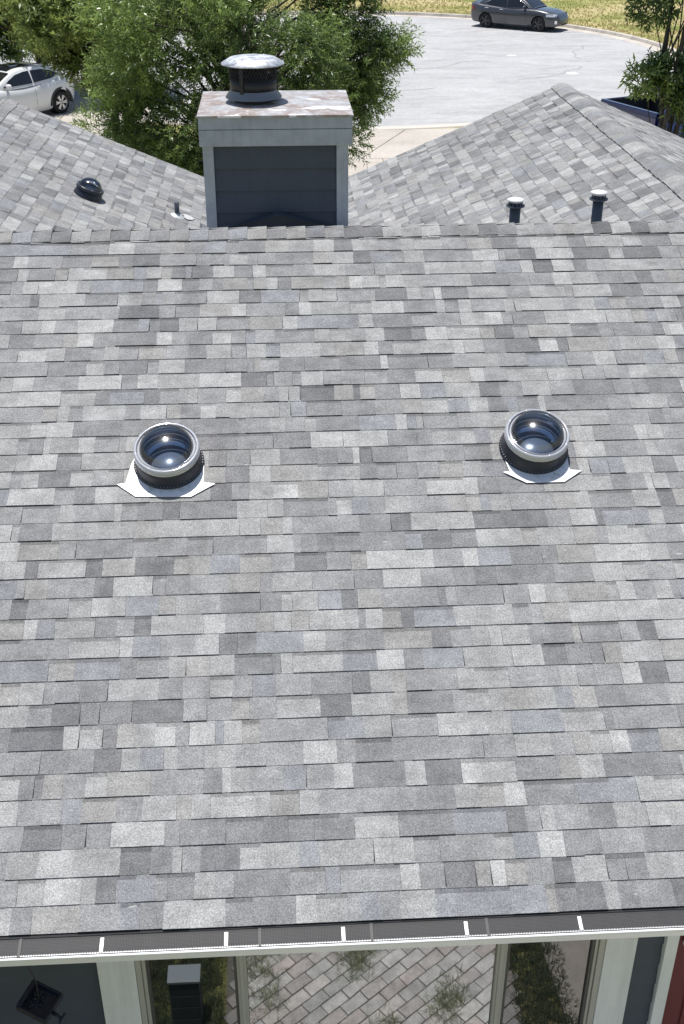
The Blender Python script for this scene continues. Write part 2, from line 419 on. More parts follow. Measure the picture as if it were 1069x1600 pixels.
for xm, y in ((-3.4, 15.36), (3.9, 16.01)):
    mb = MB(); mb.box(xm - 1.2, xm + 1.2, y, y + .05, .02, 2.15); o = mb.build('garage_door', M['trim'], house)
    for i in range(4):
        mb = MB(); mb.box(xm - 1.18, xm + 1.18, y + .051, y + .07, .06 + i * .52, .54 + i * .52); mb.build('panel', M['trim'], o, bevel=.01)

# ---- chimney chase
chim = empty('chimney', (0, 0, 0), parent=house)
YF, YB, XL, XR = 9.72, 10.72, -.595, .578
mb = MB(); mb.box(XL + .03, XR - .03, YF + .03, YB - .03, 2.9, 5.48); mb.build('core', M['dark'], chim)
for i in range(13):                         # lapped siding boards, front and sides
    z0 = 5.29 - .182 * (i + 1)
    mb = MB(); e = .008
    x0, x1 = XL + .078, XR - .088
    mb.add([(x0, YF - .010, z0), (x1, YF - .010, z0), (x1, YF + .012, z0 + .2), (x0, YF + .012, z0 + .2), (x0, YF + .029, z0), (x1, YF + .029, z0), (x1, YF + .029, z0 + .2), (x0, YF + .029, z0 + .2)],
           [(0, 1, 2, 3), (0, 4, 5, 1), (3, 2, 6, 7), (0, 3, 7, 4), (1, 5, 6, 2)])
    mb.build('siding_board', M['siding'], chim)
    for s, xs in ((-1, XL), (1, XR)):
        mb = MB(); xo = xs + s * .004; xi = xs - s * .010; xb = xs - s * .029
        mb.add([(xo, YF + .08, z0), (xo, YB - .08, z0), (xi, YB - .08, z0 + .2), (xi, YF + .08, z0 + .2), (xb, YF + .08, z0), (xb, YB - .08, z0), (xb, YB - .08, z0 + .2), (xb, YF + .08, z0 + .2)],
               [(0, 1, 2, 3), (0, 4, 5, 1), (3, 2, 6, 7), (0, 3, 7, 4), (1, 5, 6, 2)])
        mb.build('siding_board', M['siding'], chim)
for (x0, x1, y0, y1) in ((XL - .012, XL + .076, YF - .018, YF + .03), (XR - .086, XR + .012, YF - .018, YF + .03), (XL - .012, XL + .03, YF + .031, YF + .1), (XR - .03, XR + .012, YF + .031, YF + .1),
                         (XL - .012, XL + .08, YB - .03, YB + .018), (XR - .08, XR + .012, YB - .03, YB + .018)):
    mb = MB(); mb.box(x0, x1, y0, y1, 2.9, 5.305); mb.build('corner_board', M['trim'], chim, bevel=.004)
ex = .022
for (z0, z1, o_) in ((5.295, 5.425, .0), (5.428, 5.535, .004)):
    for (x0, x1, y0, y1) in ((XL - ex - .012, XR + ex + .022, YF - .042 + o_, YF - .019), (XL - ex - .012, XR + ex + .022, YB + .02, YB + .045), (XL - ex - .012, XL - .013, YF - .0185, YB + .0195), (XR + .013, XR + ex + .022, YF - .0185, YB + .0195)):
        mb = MB(); mb.box(x0, x1, y0, y1, z0, z1); mb.build('fascia_board', M['trim'], chim, bevel=.003)
cm = mat('rust_stained_cover', (.6, .6, .6), .5, metal=.15); t = NT(cm); p = t.pos()
n1 = t.noise(p, 3.4, 5, .6, .5); n2 = t.noise(p, 11, 5, .7); n3 = t.noise(t.mapping(p, (1.2, 2.2, 1)), 2.1, 4, .6)
c = t.mix(t.ramp(n1, [(.36, 0), (.56, .85)]), (.40, .41, .43), (.26, .195, .16))
c = t.mix(t.ramp(n2, [(.5, 0), (.64, .6)]), c, (.50, .51, .53))
c = t.mix(t.ramp(n3, [(.58, 0), (.60, .9)]), c, (.72, .73, .74)); t.color(c); t.rough(t.ramp(n2, [(.3, .35), (.7, .7)]))
mb = MB(); x0, x1, y0, y1 = XL - ex - .02, XR + ex + .03, YF - .052, YB + .055; cxm, cym = -.18, 10.2
mb.add([(x0, y0, 5.538), (x1, y0, 5.538), (x1, y1, 5.538), (x0, y1, 5.538), (cxm - .2, cym - .2, 5.556), (cxm + .2, cym - .2, 5.556), (cxm + .2, cym + .2, 5.556), (cxm - .2, cym + .2, 5.556),
        (x0, y0, 5.522), (x1, y0, 5.522), (x1, y1, 5.522), (x0, y1, 5.522)],
       [(0, 1, 5, 4), (1, 2, 6, 5), (2, 3, 7, 6), (3, 0, 4, 7), (4, 5, 6, 7), (8, 9, 1, 0), (9, 10, 2, 1), (10, 11, 3, 2), (11, 8, 0, 3)])
mb.build('chase_cover', cm, chim)
# peaked flashing behind the ridge at the chimney foot
mb = MB(); mb.add([(XL + .18, YF - .02, 4.62), (XR - .1, YF - .02, 4.62), (-.01, YF - .02, 4.757), (-.01, YF - .16, 4.757)], [(0, 1, 2), (0, 2, 3), (2, 1, 3)])
mb.build('cricket', M['siding'], chim)

# ---- round chimney cowl
cowl = empty('chimney_cowl', (0, 0, 0), parent=house)
Mc = Matrix.Translation((cxm, cym, 5.556))
galv = mat('galvanised_lid', (.60, .62, .65), .42, metal=.55); t = NT(galv); n1 = t.noise(t.pos(), 16, 5, .7)
t.color(t.ramp(n1, [(.35, (.33, .345, .37)), (.52, (.60, .615, .64)), (.7, (.78, .79, .80))])); t.rough(t.ramp(n1, [(.3, .3), (.7, .6)]))
blk = mat('sooty_black_steel', (.02, .02, .023), .5, metal=.3)
mb = MB(); mb.lathe([(.0, .0), (.16, .0), (.165, .03), (.238, .035), (.236, .042), (.19, .105), (.19, .11)], 40, Mc); mb.build('base_flange', mat('grey_steel_flange', (.17, .185, .21), .45, metal=.5), cowl)
mb = MB(); mb.lathe([(.196, .095), (.198, .185), (.192, .185), (.19, .095)], 40, Mc, closed=True); mb.build('band', blk, cowl)
mb = MB()          # expanded metal screen: strands crossing both ways
nst, zlo, zhi = 46, .18, .305
for d in (1, -1):
    for i in range(nst):
        pts = []
        for k in range(6):
            a = 2 * math.pi * (i + d * k * .5) / nst; pts.append(Mc @ Vector((.197 * math.cos(a), .197 * math.sin(a), zlo + (zhi - zlo) * k / 5)))
        mb.tube(pts, .0035, 3, cap=False)
stuff(mb.build('mesh_screen', blk, cowl))
mb = MB(); mb.lathe([(.0, .30), (.12, .30), (.12, .09)], 28, Mc); mb.build('flue', blk, cowl)
for a in (R(-118), R(2), R(122)):
    mb = MB(); M4 = Mc @ Matrix.Rotation(a, 4, 'Z'); mb.box(.199, .206, -.017, .017, .08, .31, M4=M4); mb.build('strap', blk, cowl)
mb = MB(); mb.lathe([(0, .358), (.08, .357), (.17, .350), (.195, .345), (.264, .305), (.264, .298), (.19, .335), (0, .345)], 48, Mc); mb.build('lid', galv, cowl)

# ---- skylights
tubem = mat('tube_blue', (.30, .35, .44), .16, metal=.9)
ringm = mat('acrylic_ring', (.66, .68, .73), .09, spec=.9, coat=1, trans=.30, metal=.25)
collarm = mat('navy_collar', (.018, .021, .032), .4)
flashm = mat('white_flashing', (.82, .82, .83), .35, spec=.5); t = NT(flashm); n1 = t.noise(t.pos(), 14, 5, .7); t.color(t.ramp(n1, [(.34, (.50, .50, .48)), (.48, (.80, .80, .81))])); n2 = t.noise(t.pos(), 6, 2); t.bump(n2, .4, .02)
def dome_glass():
    m = bpy.data.materials.new('clear_dome'); m.use_nodes = True; n = m.node_tree.nodes; l = m.node_tree.links
    n.remove(n['Principled BSDF']); out = n['Material Output']
    tr = n.new('ShaderNodeBsdfTransparent'); tr.inputs[0].default_value = (.93, .95, .98, 1)
    gl = n.new('ShaderNodeBsdfGlossy'); gl.inputs['Roughness'].default_value = .13; gl.inputs[0].default_value = (1, 1, 1, 1)
    fr = n.new('ShaderNodeFresnel'); fr.inputs[0].default_value = 1.75
    mx = n.new('ShaderNodeMixShader'); l.new(fr.outputs[0], mx.inputs[0]); l.new(tr.outputs[0], mx.inputs[1]); l.new(gl.outputs[0], mx.inputs[2]); l.new(mx.outputs[0], out.inputs[0])
    return m
domem = dome_glass()
def skylight(x, y, flash, tilt=(0, 0), sc=1.04, dome_h=.10, ringmat=None, slope=None, label=None, hc=.135):
    e = empty('skylight', parent=house)
    if label: e['label'] = label
    if slope is None:
        o = ROW0 + V * ((y - ROW0.y) / CP) + U * (x - ROW0.x); A = (U, V, N)
    else: o, A = slope
    e.matrix_local = frame_matrix(o, *A)
    T = Matrix.Rotation(tilt[0], 4, 'X') @ Matrix.Rotation(tilt[1], 4, 'Y') @ Matrix.Scale(sc, 4)
    if flash:
        mb = MB(); mb.prism(flash, .0125, .0155); mb.build('flashing', flashm, e)
        mb = MB(); mb.lathe([(.210, .035), (.224, .028), (.232, .0165)], 48); mb.build('skirt', collarm, e)
        mb = MB()
        for i in range(64):       # ribbed skirt at the foot of the collar
            a = 2 * math.pi * i / 64; mb.box(.213, .226, -.0035, .0035, .018, .036, M4=Matrix.Rotation(a, 4, 'Z'))
        mb.build('rib', mat('grey_rib', (.10, .105, .12), .4), e)
    mb = MB(); mb.lathe([(.218, .012), (.212, .035), (.198, .07), (.192, hc), (.17, hc), (.17, .02)], 56, T); mb.build('collar', collarm, e)
    mb = MB(); mb.lathe([(.168, hc + .02), (.165, hc - .06), (.163, .024), (0, .02)], 56, T); tb = mb.build('light_tube', tubem, e)
    for rr, zz in ((.1655, hc - .035), (.164, hc - .085)):
        mb = MB(); mb.lathe([(rr, zz - .004), (rr - .004, zz), (rr, zz + .004)], 56, T); mb.build('band', M['chrome'], tb)
    mb = MB(); mb.lathe([(0, .040), (.125, .036), (.128, .026)], 40, T); mb.build('lens', mat('diffuser_lens', (.13, .165, .23), .25, metal=.4), tb)
    rp = [(.2, hc - .014), (.2065, hc - .012), (.2065, hc - .004), (.201, hc - .001), (.201, hc + .004), (.207, hc + .007), (.207, hc + .017), (.203, hc + .020), (.2035, hc + .028), (.197, hc + .034), (.188, hc + .034), (.185, hc + .024), (.180, hc + .024), (.177, hc + .033), (.171, hc + .034), (.166, hc + .028), (.165, hc + .0)]
    mb = MB(); mb.lathe(rp, 64, T); rg = mb.build('ring', ringmat or ringm, e)
    mb = MB(); mb.lathe([(.1875, hc + .0345), (.1865, hc + .0355), (.1835, hc + .0355), (.1825, hc + .0255)], 64, T); mb.build('gasket', mat('grey_gasket', (.07, .075, .09), .35), e)
    for i in range(8):
        mb = MB(); a = 2 * math.pi * (i + .3) / 8; mb.lathe([(0, .004), (.004, .003), (.006, 0)], 8, T @ Matrix.Translation((.193 * math.cos(a), .193 * math.sin(a), hc + .033)))
        sc_ = mb.build('screw', M['white'], e)
    prof = [(.166 * math.cos(a), hc + .034 + dome_h * math.sin(a)) for a in [R(k * 7.5) for k in range(13)]]
    mb = MB(); mb.lathe(prof, 64, T); mb.build('dome', domem, e)
    return e
FL1 = [(-.33, -.175), (-.205, -.28), (.15, -.294), (.305, -.19), (.232, -.175), (.23, .0), (.18, .13), (-.2, .13), (-.248, -.01), (-.275, -.165)]
FL2 = [(-.235, -.20), (-.09, -.298), (.16, -.298), (.293, -.205), (.212, -.195), (.215, .0), (.17, .13), (-.19, .13), (-.225, .0), (-.19, -.195)]
skylight(*SKY[0], FL1, (R(1), R(-1)))
skylight(*SKY[1], FL2, (R(1), R(1)))
wb = .4167
nL = Vector((SP, 0, CP)); vL = Vector((-CP, 0, SP)); uL = Vector((0, 1, 0))
x3, y3 = -2.10, 12.92; z3 = 4.63 - (x3 + 3.43) * wb
skylight(0, 0, None, (0, 0), .74, .12, mat('black_ring', (.03, .032, .04), .3), (Vector((x3, y3, z3)), (uL, vL, nL)), hc=.12, label='small dark ringed clear dome on the left wing slope')

# ---- roof vents
ventm = mat('slate_blue_pipe', (.06, .075, .095), .5); capm = mat('white_vent_cap', (.60, .61, .62), .5)
def vent(x, y, h, r=.055):
    z = 4.63 - (3.90 - x) * wb
    e = empty('vent_pipe', (x, y, z), parent=house)
    mb = MB(); mb.lathe([(r, -.05), (r, h - .07), (0, h - .07)], 24); mb.build('pipe', ventm, e)
    mb = MB(); mb.lathe([(r, -.03), (r * 2.6, -.04), (r * 2.6, -.06)], 24); mb.build('boot', ventm, e)
    mb = MB(); mb.lathe([(r, h - .085), (r * 1.72, h - .08), (r * 1.72, h - .068), (r * 1.1, h - .062)], 28); mb.build('lower_flange', ventm, e)
    for i in range(12):
        a = 2 * math.pi * i / 12; mb = MB(); mb.box(r * 1.2, r * 1.32, -.008, .008, h - .068, h - .03, M4=Matrix.Rotation(a, 4, 'Z')); mb.build('slat', ventm, e)
    mb = MB(); mb.lathe([(r * 1.25, h - .036), (r * 1.62, h - .018), (r * 1.66, h - .012), (r * 1.1, h - .002), (0, h + .004)], 28); mb.build('cap', capm, e)
vent(2.40, 11.55, .34)
vent(2.985, 10.62, .40, .05)
x4, y4 = -1.175, 13.42; z4 = 4.63 - (x4 + 3.43) * wb
e = empty('vent_pipe', (x4, y4, z4), parent=house)
mb = MB(); mb.lathe([(.028, -.03), (.028, .17), (.022, .175), (0, .165)], 18); mb.build('pipe', ventm, e)
M4 = frame_matrix((0, 0, 0), uL, vL, nL)
mb = MB(); mb.lathe([(.085, .006), (.08, .014), (.045, .03), (.03, .05), (.028, .05)], 24, M4); mb.build('boot', mat('grey_lead_boot', (.55, .56, .57), .5), e)
mb = MB(); k = 11; mb.prism([(.10 + .09 * math.cos(6.283 * i / k) * random.uniform(.5, 1.2), -.13 + .07 * math.sin(6.283 * i / k) * random.uniform(.5, 1.3)) for i in range(k)], .0145, .0165, M4=M4); mb.build('sealant_patch', mat('grey_sealant', (.46, .46, .46), .7), e)

# ---- gutter with mesh guard under the eave
gut = empty('gutter', parent=house)
LIPY, LIPZ = 3.896, 2.668
GX0, GX1 = MX0, MX1
mb = MB()
gp = [(LIPY + .005, LIPZ), (LIPY - .006, LIPZ + .008), (LIPY - .009, LIPZ), (LIPY - .005, LIPZ - .008), (LIPY + .035, LIPZ - .032), (LIPY + .05, LIPZ - .11), (LIPY + .115, LIPZ - .11), (LIPY + .115, LIPZ + .005)]
n = len(gp)
mb.add([(x, y, z) for x in (GX0, GX1) for y, z in gp], [(j, j + 1, n + j + 1, n + j) for j in range(n - 1)]); mb.build('trough', M['white'], gut)
mb = MB(); mb.tube([(GX0, LIPY - .004, LIPZ + .004), (GX1, LIPY - .004, LIPZ + .004)], .0068, 10); mb.build('lip', M['white'], gut)
guard_m = mat('perforated_guard', (.1, .1, .1), .6, metal=0, spec=.3); t = NT(guard_m); p = t.pos()
vo = t.n.new('ShaderNodeTexVoronoi'); vo.inputs['Scale'].default_value = 1; vo.inputs['Randomness'].default_value = 0; t.l.new(t.mapping(p, (130, 150, 0)), vo.inputs['Vector'])
n1 = t.noise(t.mapping(p, (14, 3, 1)), 1, 4, .7)
c = t.ramp(vo.outputs['Distance'], [(.30, (.008, .008, .009)), (.46, (.052, .052, .055))])
c = t.mix(t.ramp(n1, [(.45, 0), (.75, .5)]), c, (.042, .042, .044)); t.color(c)
seams = [GX0, -3.3, -1.37, -.185, .375, .96, 2.6, 4.2, GX1]
for a, b in zip(seams, seams[1:]):
    mb = MB(); gy = [(LIPY + .0, LIPZ + .011), (LIPY + .03, LIPZ + .016), (LIPY + .08, LIPZ + .030), (LIPY + .128, LIPZ + .036)]
    k = len(gy); mb.add([(x, y, z) for x in (a + .001, b - .001) for y, z in gy], [(j, k + j, k + j + 1, j + 1) for j in range(k - 1)]); gd = mb.build('guard', guard_m, gut)
    mb = MB(); x = b - .006; mb.add([(x + d, y, z + .003) for d in (-.009, .006) for y, z in gy], [(j, k + j, k + j + 1, j + 1) for j in range(k - 1)]); mb.build('seam', mat('guard_seam', (.055, .055, .057), .6), gut)
mb = MB()      # folded saw edge of the guard along the lip
nt = int((GX1 - GX0) / .008)
for i in range(nt):
    x = GX0 + i * .008; mb.add([(x, LIPY + .003, LIPZ + .0135), (x + .006, LIPY + .003, LIPZ + .0135), (x + .003, LIPY + .011, LIPZ + .0155)], [(0, 1, 2)])
stuff(mb.build('saw_edge', M['white'], gut))
for sx in (-2.22, -1.60, -.975, -.36, .225, .845, 1.425, 2.04, 2.66):
    mb = MB(); w = .009
    mb.add([(sx + dx, y, z) for dx in (-w, w) for y, z in ((LIPY + .008, LIPZ + .0185), (LIPY + .035, LIPZ + .023), (LIPY + .065, LIPZ + .0325), (LIPY + .078, LIPZ + .0355))], [(j, 4 + j, 5 + j, j + 1) for j in range(3)])
    mb.build('strap', M['white'], gut)
mb = MB(); mb.box(GX0, GX1, LIPY + .118, LIPY + .14, 2.5, 2.69); mb.build('fascia_board', M['trim'], house)
mb = MB(); mb.box(GX0, GX1, LIPY + .141, 4.42, 2.50, 2.52); mb.build('soffit', M['post'], house)

# ---- rear wall seen under the gutter: siding, white posts, triple window, red door
YW = 4.35
wall = MB(); wall.box(MX0 + .3, MX1 - .3, YW + .07, YW + .16, 0, 2.5); wall_o = wall.build('wall', M['dark'], house)
def siding_run(x0, x1):
    for i in range(14):
        z0 = .06 + i * .172
        if z0 > 2.48: break
        mb = MB(); mb.add([(x0, YW + .038, z0), (x1, YW + .038, z0), (x1, YW + .052, z0 + .185), (x0, YW + .052, z0 + .185), (x0, YW + .069, z0), (x1, YW + .069, z0), (x1, YW + .069, z0 + .185), (x0, YW + .069, z0 + .185)],
                         [(0, 1, 2, 3), (0, 4, 5, 1), (3, 2, 6, 7), (0, 3, 7, 4), (1, 5, 6, 2)])
        mb.build('siding_board', M['siding'], wall_o)
siding_run(-7.9, -1.125); siding_run(1.925, 2.091); siding_run(3.3, 8.4)
for (x0, x1, d, m) in ((-1.122, -.915, .0, 'post'), (1.742, 1.922, .0, 'post'), (2.094, 2.165, .005, 'post'), (3.1, 3.29, .005, 'post')):
    mb = MB(); mb.box(x0, x1, YW + d, YW + .068, .0, 2.5); mb.build('wall_trim', M[m], house, bevel=.004)
win = empty('window', parent=house)
for (x0, x1, d) in ((-.913, -.882, .004), (-.880, -.858, .014), (1.706, 1.740, .004), (1.686, 1.704, .014)):
    mb = MB(); mb.box(x0, x1, YW + d, YW + .068, .25, 2.46); mb.build('frame', M['frame'], win, bevel=.003)
for (x0, x1) in ((-.352, -.297), (1.124, 1.182)):
    mb = MB(); mb.box(x0, x1, YW + .010, YW + .068, .25, 2.46); mb.build('mullion', M['frame'], win, bevel=.004)
    mb = MB(); mb.box(x0 + .016, x1 - .016, YW + .002, YW + .0095, .25, 2.46); mb.build('cover_bead', M['frame'], win, bevel=.003)
for z0, z1 in ((.2, .249), (2.461, 2.495)):
    mb = MB(); mb.box(-.913, 1.740, YW - .01, YW + .068, z0, z1); mb.build('sill', M['frame'], win)
for (x0, x1, m) in ((-.857, -.353, 'pane_side'), (-.296, 1.123, 'pane'), (1.183, 1.685, 'pane_side')):
    mb = MB(); mb.box(x0, x1, YW + .040, YW + .046, .25, 2.46); pn = mb.build('pane', M[m], win)
    if m == 'pane_side':
        for (a, b) in ((x0, x0 + .016), (x1 - .016, x1)):
            mb = MB(); mb.box(a, b, YW + .020, YW + .039, .25, 2.46); mb.build('screen_frame', mat('dark_bronze', (.07, .068, .06), .5), pn)
door = empty('door', parent=house)
redm = weathered_paint('dark_red_door', (.13, .018, .020), (.10, .014, .016), (.16, .03, .03), .4)
mb = MB(); mb.box(2.17, 3.09, YW + .03, YW + .068, .03, 2.46); leaf = mb.build('leaf', redm, door)
for (x0, x1) in ((2.28, 2.60), (2.68, 2.98)):
    for z0, z1 in ((.2, .9), (1.0, 1.6), (1.68, 2.3)):
        mb = MB(); mb.box(x0, x1, YW + .018, YW + .0295, z0, z1); mb.build('panel', redm, leaf, bevel=.01)
mb = MB(); mb.lathe([(0, .05), (.028, .045), (.03, .02), (.012, .0)], 20, Matrix.Translation((2.215, YW + .03, 2.0)) @ Matrix.Rotation(R(90), 4, 'X')); mb.build('handle', M['chrome'], door)

# ---- patio below the rear wall (seen in the window), laid as diagonal brick pavers
patio = empty('patio'); structure(patio)
mb = MB(); mb.box(-.55, 1.62, .2, 4.3, -.05, .006); mb.build('bed', mat('joint_sand', (.20, .195, .165), 1), patio)
pm = mat('paver', (.4, .37, .35), .9); t = NT(pm); pc = t.attr('col').outputs['Color']; n1 = t.noise(t.pos(), 11, 5, .65); n2 = t.noise(t.pos(), 70, 2, .6)
c = t.mix(1, pc, t.ramp(n1, [(.3, .72), (.7, 1.25)]), 'MULTIPLY'); c = t.mix(1, c, t.ramp(n2, [(.3, .85), (.7, 1.15)]), 'MULTIPLY'); t.color(c)
PCOL = [(.41, .405, .395), (.38, .37, .36), (.45, .43, .41), (.40, .365, .35), (.36, .34, .33), (.46, .45, .435), (.39, .395, .38)]
L_, H_ = .20, .10; ca, sa = math.cos(R(-38)), math.sin(R(-38)); cnt = 0
cand = []
for i in range(-45, 45):
    for j in range(-25, 25):
        u, v = (j + .5 * (i % 2)) * L_, i * H_
        x, y = .5 + u * ca - v * sa, 2.4 + u * sa + v * ca
        if -.5 < x < 1.56 and .3 < y < 4.2: cand.append((x, y, u, v))
cand.sort(key=lambda q: (q[0] - .5) ** 2 * .6 + (q[1] - 3.0) ** 2)
rest = MB()
for idx, (x, y, u, v) in enumerate(cand):
    kk = random.uniform(.85, 1.12); col = tuple(q * kk for q in random.choice(PCOL)); mb = MB() if idx < 290 else rest
    hz = .032 + random.uniform(-.004, .004); e = .0045
    M4 = Matrix.Translation((x, y, 0)) @ Matrix.Rotation(R(-38) + random.uniform(-.015, .015), 4, 'Z')
    b = len(mb.f); mb.box(-L_ / 2 + e, L_ / 2 - e, -H_ / 2 + e, H_ / 2 - e, -.02, hz, M4=M4)
    for k in range(b, len(mb.f)): mb.c[k] = col
    if idx < 290: mb.build('paver', pm, patio, colattr=True)
stuff(rest.build('paver', pm, patio, colattr=True))
mb = MB(); mb.prism([(1.66, .2), (6.5, .2), (6.5, 4.3), (2.0, 4.3)], -.05, .03); structure(mb.build('path', M['concrete']))

# ------------------------------------------------------------------ leaves, grass and trees
def leaf_mat(name, dark, light, trans=.35, rough=.38):
    m = bpy.data.materials.new(name); m.use_nodes = True; t = NT(m)
    a = t.attr('tone').outputs['Fac']; c = t.ramp(a, [(0, dark), (.55, tuple((x + y) / 2 for x, y in zip(dark, light))), (1, light)])
    t.color(c); t.b.inputs['Roughness'].default_value = rough; t.b.inputs['Specular IOR Level'].default_value = .6
    tr = t.n.new('ShaderNodeBsdfTranslucent'); hs = t.n.new('ShaderNodeHueSaturation'); hs.inputs['Value'].default_value = 1.5; hs.inputs['Hue'].default_value = .485; t.l.new(c, hs.inputs['Color']); t.l.new(hs.outputs[0], tr.inputs[0])
    mx = t.n.new('ShaderNodeMixShader'); mx.inputs[0].default_value = trans; t.l.new(t.b.outputs[0], mx.inputs[1]); t.l.new(tr.outputs[0], mx.inputs[2]); t.l.new(mx.outputs[0], t.n['Material Output'].inputs[0])
    return m
def norm(a): return a / np.maximum(np.linalg.norm(a, axis=-1, keepdims=True), 1e-9)
def leaf_mesh(name, m, parent, base, axis, nleaf, L, Wd, spread, sprig, rng, tone0):
    """sprigs of blades: base (n,3), axis (n,3); each sprig carries nleaf folded blades"""
    n = len(base); axis = norm(axis)
    ref = np.where(np.abs(axis[:, 2:3]) < .9, np.array([[0, 0, 1.]]), np.array([[1., 0, 0]]))
    e1 = norm(np.cross(axis, ref)); e2 = np.cross(axis, e1)
    t_ = np.linspace(.05, 1, nleaf)[None, :, None] * sprig * rng.uniform(.7, 1.3, (n, 1, 1))
    ph = (np.arange(nleaf) * 2.4)[None, :, None] + rng.uniform(0, 6.28, (n, 1, 1)) + rng.normal(0, .3, (n, nleaf, 1))
    rad = e1[:, None] * np.cos(ph) + e2[:, None] * np.sin(ph)
    sp = spread * rng.uniform(.6, 1.3, (n, nleaf, 1))
    d = norm(axis[:, None] * np.cos(sp) + rad * np.sin(sp) + np.array([0, 0, -.18]))
    p0 = base[:, None] + axis[:, None] * t_
    side = norm(np.cross(d, axis[:, None] + rng.normal(0, .35, (n, nleaf, 3))))
    up = np.cross(side, d)
    ll = L * rng.uniform(.65, 1.25, (n, nleaf, 1)); ww = Wd * rng.uniform(.7, 1.2, (n, nleaf, 1))
    v = np.stack([p0, p0 + d * ll * .45 + side * ww * .5 + up * ww * .15, p0 + d * ll - up * ll * .12, p0 + d * ll * .45 - side * ww * .5 + up * ww * .15], 2)
    v = v.reshape(-1, 3).astype(np.float32); nf = n * nleaf
    me = bpy.data.meshes.new(name); me.vertices.add(len(v)); me.vertices.foreach_set('co', v.ravel())
    me.loops.add(nf * 4); me.loops.foreach_set('vertex_index', np.arange(nf * 4, dtype=np.int32))
    me.polygons.add(nf); me.polygons.foreach_set('loop_start', np.arange(0, nf * 4, 4, dtype=np.int32))
    tn = np.clip(tone0[:, None] + rng.normal(0, .17, (n, nleaf)) + np.linspace(-.12, .16, nleaf)[None], 0, 1)
    a = me.attributes.new('tone', 'FLOAT', 'FACE'); a.data.foreach_set('value', tn.astype(np.float32).ravel())
    me.materials.append(m); me.update(calc_edges=True); me.validate()
    o = bpy.data.objects.new(name, me); C.objects.link(o)
    if parent: o.parent = parent
    return o
def tree(loc, label, crown_c, crown_r, nclump, clump_r, nsprig, nleaf, L, Wd, m, trunk_r, stems=1, seed=0, extra=(), sprig=.3, spread=.9, name='broadleaf_tree', group=None, fill=.55, cut=None, stem_spread=.3):
    rng = np.random.default_rng(seed); random.seed(seed)
    e = empty(name, loc); tag(e, label, 'tree', group)
    cl = []
    while len(cl) < nclump:
        q = rng.normal(0, 1, 3); q /= np.linalg.norm(q); r = rng.uniform(fill, 1) ** .6
        pnt = np.array(crown_c) + q * r * np.array(crown_r)
        if cut and cut(pnt): continue
        if pnt[2] < .35: continue
        cl.append(pnt)
    cl = np.array(cl + [np.array(x) for x in extra])
    mb = MB(); top = crown_c[2] + crown_r[2] * .25
    st = []
    for s in range(stems):
        a = 6.28 * s / stems + .7; off = stem_spread if stems > 1 else 0
        b = Vector((off * .35 * math.cos(a), off * .35 * math.sin(a), -.1)); tp = Vector((crown_c[0] * .6 + off * 2.2 * math.cos(a), crown_c[1] * .6 + off * 2.2 * math.sin(a), top))
        pts = [b.lerp(tp, k / 6) + Vector((rng.normal(0, .05), rng.normal(0, .05), 0)) * (k > 0) for k in range(7)]
        mb.tube(pts, [trunk_r * (1.25 if k == 0 else 1 - .11 * k) for k in range(7)], 9); st.append(pts)
    for q in cl:
        pts = st[rng.integers(len(st))]; k = int(np.clip((q[2] - .6) / max(top, .1) * 6 * .75, 1, 5)); a = pts[k]; b = Vector(q)
        mid = a.lerp(b, .5) + Vector((0, 0, .12 * (b - a).length)) + Vector(rng.normal(0, .08, 3))
        mb.tube([a, mid, b], [trunk_r * .32, trunk_r * .2, .012], 5, cap=False)
    mb.build('trunk', M['bark'], e)
    k = nsprig // len(cl) + 1
    base = []; ax = []; tn = []
    for q in cl:
        d = rng.normal(0, 1, (k, 3)); d = norm(d) * (rng.uniform(.25, 1, (k, 1)) ** .5); sc = clump_r * rng.uniform(.7, 1.3)
        pb = q + d * sc * np.array([1, 1, .75]); base.append(pb)
        out = norm(q - np.array(crown_c)) ; ax.append(norm(d) * .8 + out * .5 + np.array([0, 0, .35]) + rng.normal(0, .35, (k, 3)))
        tn.append(np.clip(rng.uniform(.15, .70) + rng.normal(0, .12, k), 0, 1))
    base = np.concatenate(base); ax = np.concatenate(ax); tn = np.concatenate(tn)
    ok = base[:, 2] > .1
    leaf_mesh('crown', m, e, base[ok], ax[ok], nleaf, L, Wd, spread, sprig, rng, tn[ok])
    return e
LM1 = leaf_mat('glossy_bay_leaf', (.030, .062, .018), (.275, .39, .12), .45, .33)
LM2 = leaf_mat('yellow_oak_leaf', (.10, .135, .026), (.46, .47, .14), .5, .5)
LM3 = leaf_mat('mid_leaf', (.044, .083, .022), (.31, .39, .11), .46, .42)
tree((-.9, 27.6, 0), 'large glossy dark green tree behind the chimney, spilling over the street', (.1, 0, 3.4), (3.0, 2.5, 3.0), 74, .58, 8600, 15, .125, .031, LM1, .14, 4, 3,
     extra=[(2.9, -.3, 3.2), (3.25, -.2, 3.35), (3.55, -.1, 3.55), (2.7, .2, 2.7), (2.9, 0, 4.9), (3.0, .2, 2.4), (2.3, -.4, 1.7), (-2.9, -.4, 1.9), (-2.6, -.6, 1.4), (-1.6, -.9, .9), (-.9, -.8, 1.0), (-1.0, -.5, 3.6), (-.6, -.8, 2.8), (-1.2, 0, 4.2), (-.2, -.5, 4.0), (-1.6, -.6, 3.2), (-.4, -.9, 3.4)], sprig=.34, spread=.85)
